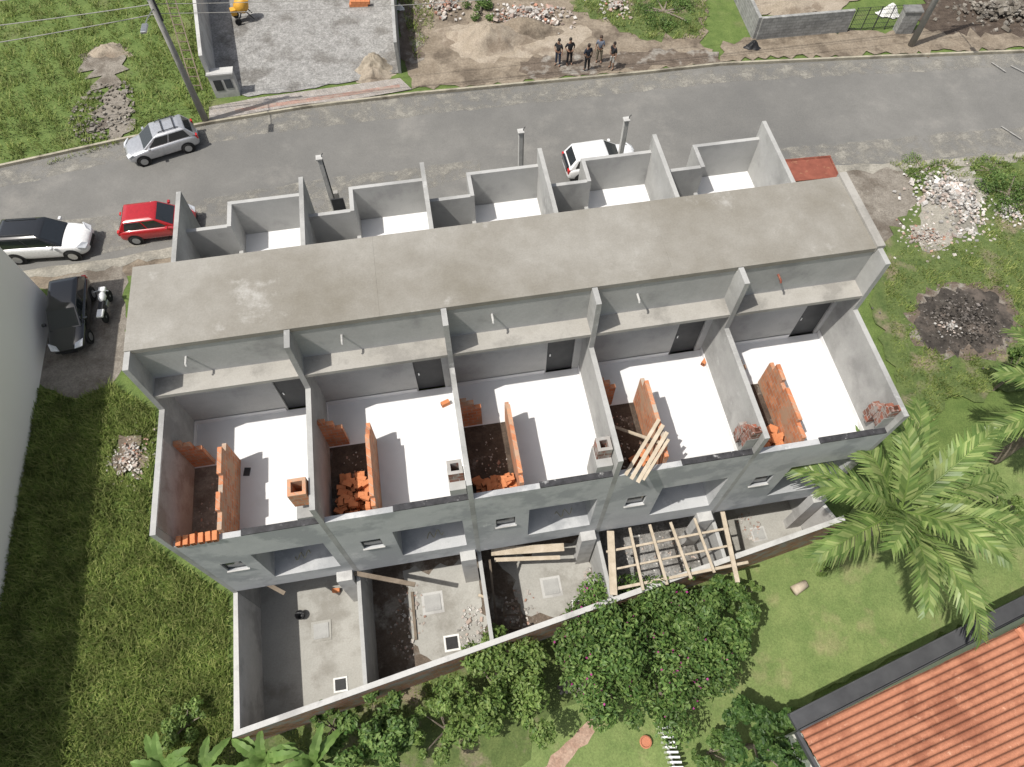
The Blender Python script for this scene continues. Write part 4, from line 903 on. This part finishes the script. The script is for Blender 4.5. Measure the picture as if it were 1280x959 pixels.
# grass
def scatter(name, polys, dens, hgt, wid, m, label, z=0.02, holes=(), clump=0, px=True):
    P3=[]
    for poly in polys:
        W = np.array([list(G(*p)[:2]) for p in poly]) if px else np.array(poly)
        x0,y0=W.min(0); x1,y1=W.max(0); n=int((x1-x0)*(y1-y0)*dens)
        X=rng.uniform(x0,x1,n); Y=rng.uniform(y0,y1,n)
        def inside(W,X,Y):
            c=np.zeros(len(X),bool); j=len(W)-1
            for i in range(len(W)):
                cond=((W[i,1]>Y)!=(W[j,1]>Y))&(X<(W[j,0]-W[i,0])*(Y-W[i,1])/(W[j,1]-W[i,1]+1e-9)+W[i,0]); c^=cond; j=i
            return c
        k=inside(W,X,Y)
        for hpoly in holes:
            k&=~inside(np.array([list(G(*p)[:2]) for p in hpoly]),X,Y)
        X,Y=X[k],Y[k]
        f=np.sin(X*1.9+np.sin(Y*1.3)*2)*np.cos(Y*1.7+np.sin(X*.9)*2)+.5*np.sin(X*4.3+Y*3.1)
        if clump: k=rng.random(len(X))<(.6+.4*f); X,Y,f=X[k],Y[k],f[k]
        P3.append(np.stack([X,Y,f],1))
    A=np.concatenate(P3); n=len(A); az=rng.uniform(0,6.283,n); hh=hgt*rng.uniform(.5,1.3,n)*(1+.35*A[:,2]); hh=np.maximum(hh,.03)
    lean=rng.uniform(.3,1.3,n)*hh; w=wid*rng.uniform(.6,1.3,n)
    b=np.stack([A[:,0],A[:,1],np.full(n,z)],1); s=np.stack([-np.sin(az),np.cos(az),0*az],1)*w[:,None]; d=np.stack([np.cos(az)*lean,np.sin(az)*lean,hh],1)
    Q=np.stack([b-s,b+s,b+d],1)
    o=bpy.data.objects.new(name,qmesh(name,Q,M[m])); C.objects.link(o); return tag(o,label=label,cat='grass',kind='stuff')
scatter('tall_grass',[[(140,480),(196,515),(185,680),(285,745),(290,925),(330,1000),(-80,1000),(-60,800),(35,480),(95,500)]],420,.26,.028,'blade','tall yellow green grass between the cream building and the houses',holes=[[(140,575),(150,545),(178,545),(188,575),(180,600),(150,598)]])
scatter('lot_grass_blades',[[(0,205),(-60,215),(-60,-80),(245,-80),(255,0),(268,115),(262,145),(160,172)]],140,.2,.03,'blade','rough grass of the empty lot at the top left',holes=[[(100,85),(120,60),(150,55),(160,70),(150,100),(170,150),(150,175),(110,168),(130,120)]],clump=1)
scatter('lawn_grass',[[(930,705),(1060,665),(1100,600),(1200,560),(1330,540),(1330,720),(1100,830),(985,885),(900,960),(720,975),(764,894),(750,886),(780,860)]],300,.05,.016,'blade_lawn','short garden lawn between the palm and the tiled house')
scatter('weeds_grass',[[(1110,400),(1100,335),(1130,310),(1300,300),(1300,480),(1180,500),(1150,560),(1120,470)],[(1110,205),(1300,195),(1300,300),(1230,300),(1225,225),(1150,225)]],260,.14,.025,'blade','weeds on the plot right of the houses',holes=[[(1140,400),(1150,370),(1195,358),(1245,366),(1268,395),(1265,425),(1230,445),(1180,447),(1148,430)]],clump=1,z=.08)
scatter('verge_grass',[[(715,15),(730,-30),(860,-30),(885,10),(880,50),(800,50),(770,35)],[(500,0),(545,-10),(540,40),(520,80)],[(60,205),(160,172),(262,146),(262,152),(160,178),(60,208)],[(300,925),(460,870),(620,815),(770,755),(780,790),(640,860),(460,960),(300,960)]],160,.14,.025,'blade','grass tufts along the far kerb, the lot and the outer side of the back wall',clump=1,z=.08)

c=G(1000,735,.3); r=empty('tree_stump',(c.x,c.y,0.1),.4,label='pale cut tree stump lying on the lawn',cat='stump')
MB().tube([(-.3,0,.18),(.3,.05,.2)],[.2,.16],12).build('log',M['wood'],parent=r,smooth=True)
cf=MB().lathe([(.15,0),(.15,.01)],12,(0,0,0),axis='y').build('cut_face',M['bark'],parent=r); cf.rotation_euler=(0,0,1.5); cf.location=(.31,.05,.2)
fr=empty('picket_fence',(0,0,0),0,label='white picket fence at the bottom edge beside the garden path',cat='fence')
p0,p1=G(824,905),G(850,985)
for i in range(14):
    p=p0.lerp(p1,i/13); MB().prism([(p.x-.2,p.y-.035),(p.x+.2,p.y-.035),(p.x+.2,p.y+.035),(p.x-.2,p.y+.035)],.2,.75).build('picket',M['whitep'],parent=fr)
MB().beam((p0.x,p0.y,.15),(p1.x,p1.y,.15),.06,.08).build('rail',M['whitep'],parent=fr)
rub(715,860,.5,.3,30,.12,'stones','garden stones under the bougainvillea',hgt=.1,z0=.1)
c=G(806,928,.1); MB().lathe([(.14,0),(.2,.22),(.22,.22),(.18,.24),(.15,.2)],16,(c.x,c.y,.08)).build('flower_pot',M['pot'],label='terracotta pot standing beside the picket fence',cat='pot')

# ------------------------------------------------------------------ light, sky, camera
el = math.radians(62); az = math.radians(25)
d = Vector((math.cos(az)*math.cos(el), math.sin(az)*math.cos(el), -math.sin(el)))
sl = bpy.data.lights.new('sun','SUN'); sl.energy = 4.7; sl.angle = math.radians(.53); sl.color = (1,.955,.88)
so = bpy.data.objects.new('sun', sl); C.objects.link(so); so.rotation_euler = d.to_track_quat('-Z','Y').to_euler(); so.location=(0,0,60)
w = bpy.data.worlds.new('World'); bpy.context.scene.world = w; w.use_nodes = True
n = w.node_tree; sk_ = n.nodes.new('ShaderNodeTexSky'); sk_.sky_type='NISHITA'; sk_.sun_disc=False; sk_.sun_elevation=el; sk_.sun_rotation=math.atan2(-d.x,-d.y)
sk_.air_density=1.0; sk_.dust_density=3.0; sk_.ozone_density=.6
hv = n.nodes.new('ShaderNodeHueSaturation'); hv.inputs['Saturation'].default_value=.5; hv.inputs['Value'].default_value=1.0
n.links.new(sk_.outputs[0], hv.inputs['Color']); n.links.new(hv.outputs[0], n.nodes['Background'].inputs[0]); n.nodes['Background'].inputs[1].default_value=.13
cam = bpy.data.cameras.new('camera'); co = bpy.data.objects.new('camera', cam); C.objects.link(co)
co.location=(0,0,H); co.rotation_euler=(math.pi/2-P,0,0); cam.sensor_width=36; cam.lens=F*36/1280; cam.clip_end=2000; cam.clip_start=.1
sc = bpy.context.scene; sc.camera = co
sc.view_settings.view_transform='Standard'; sc.view_settings.look='None'; sc.view_settings.exposure=0
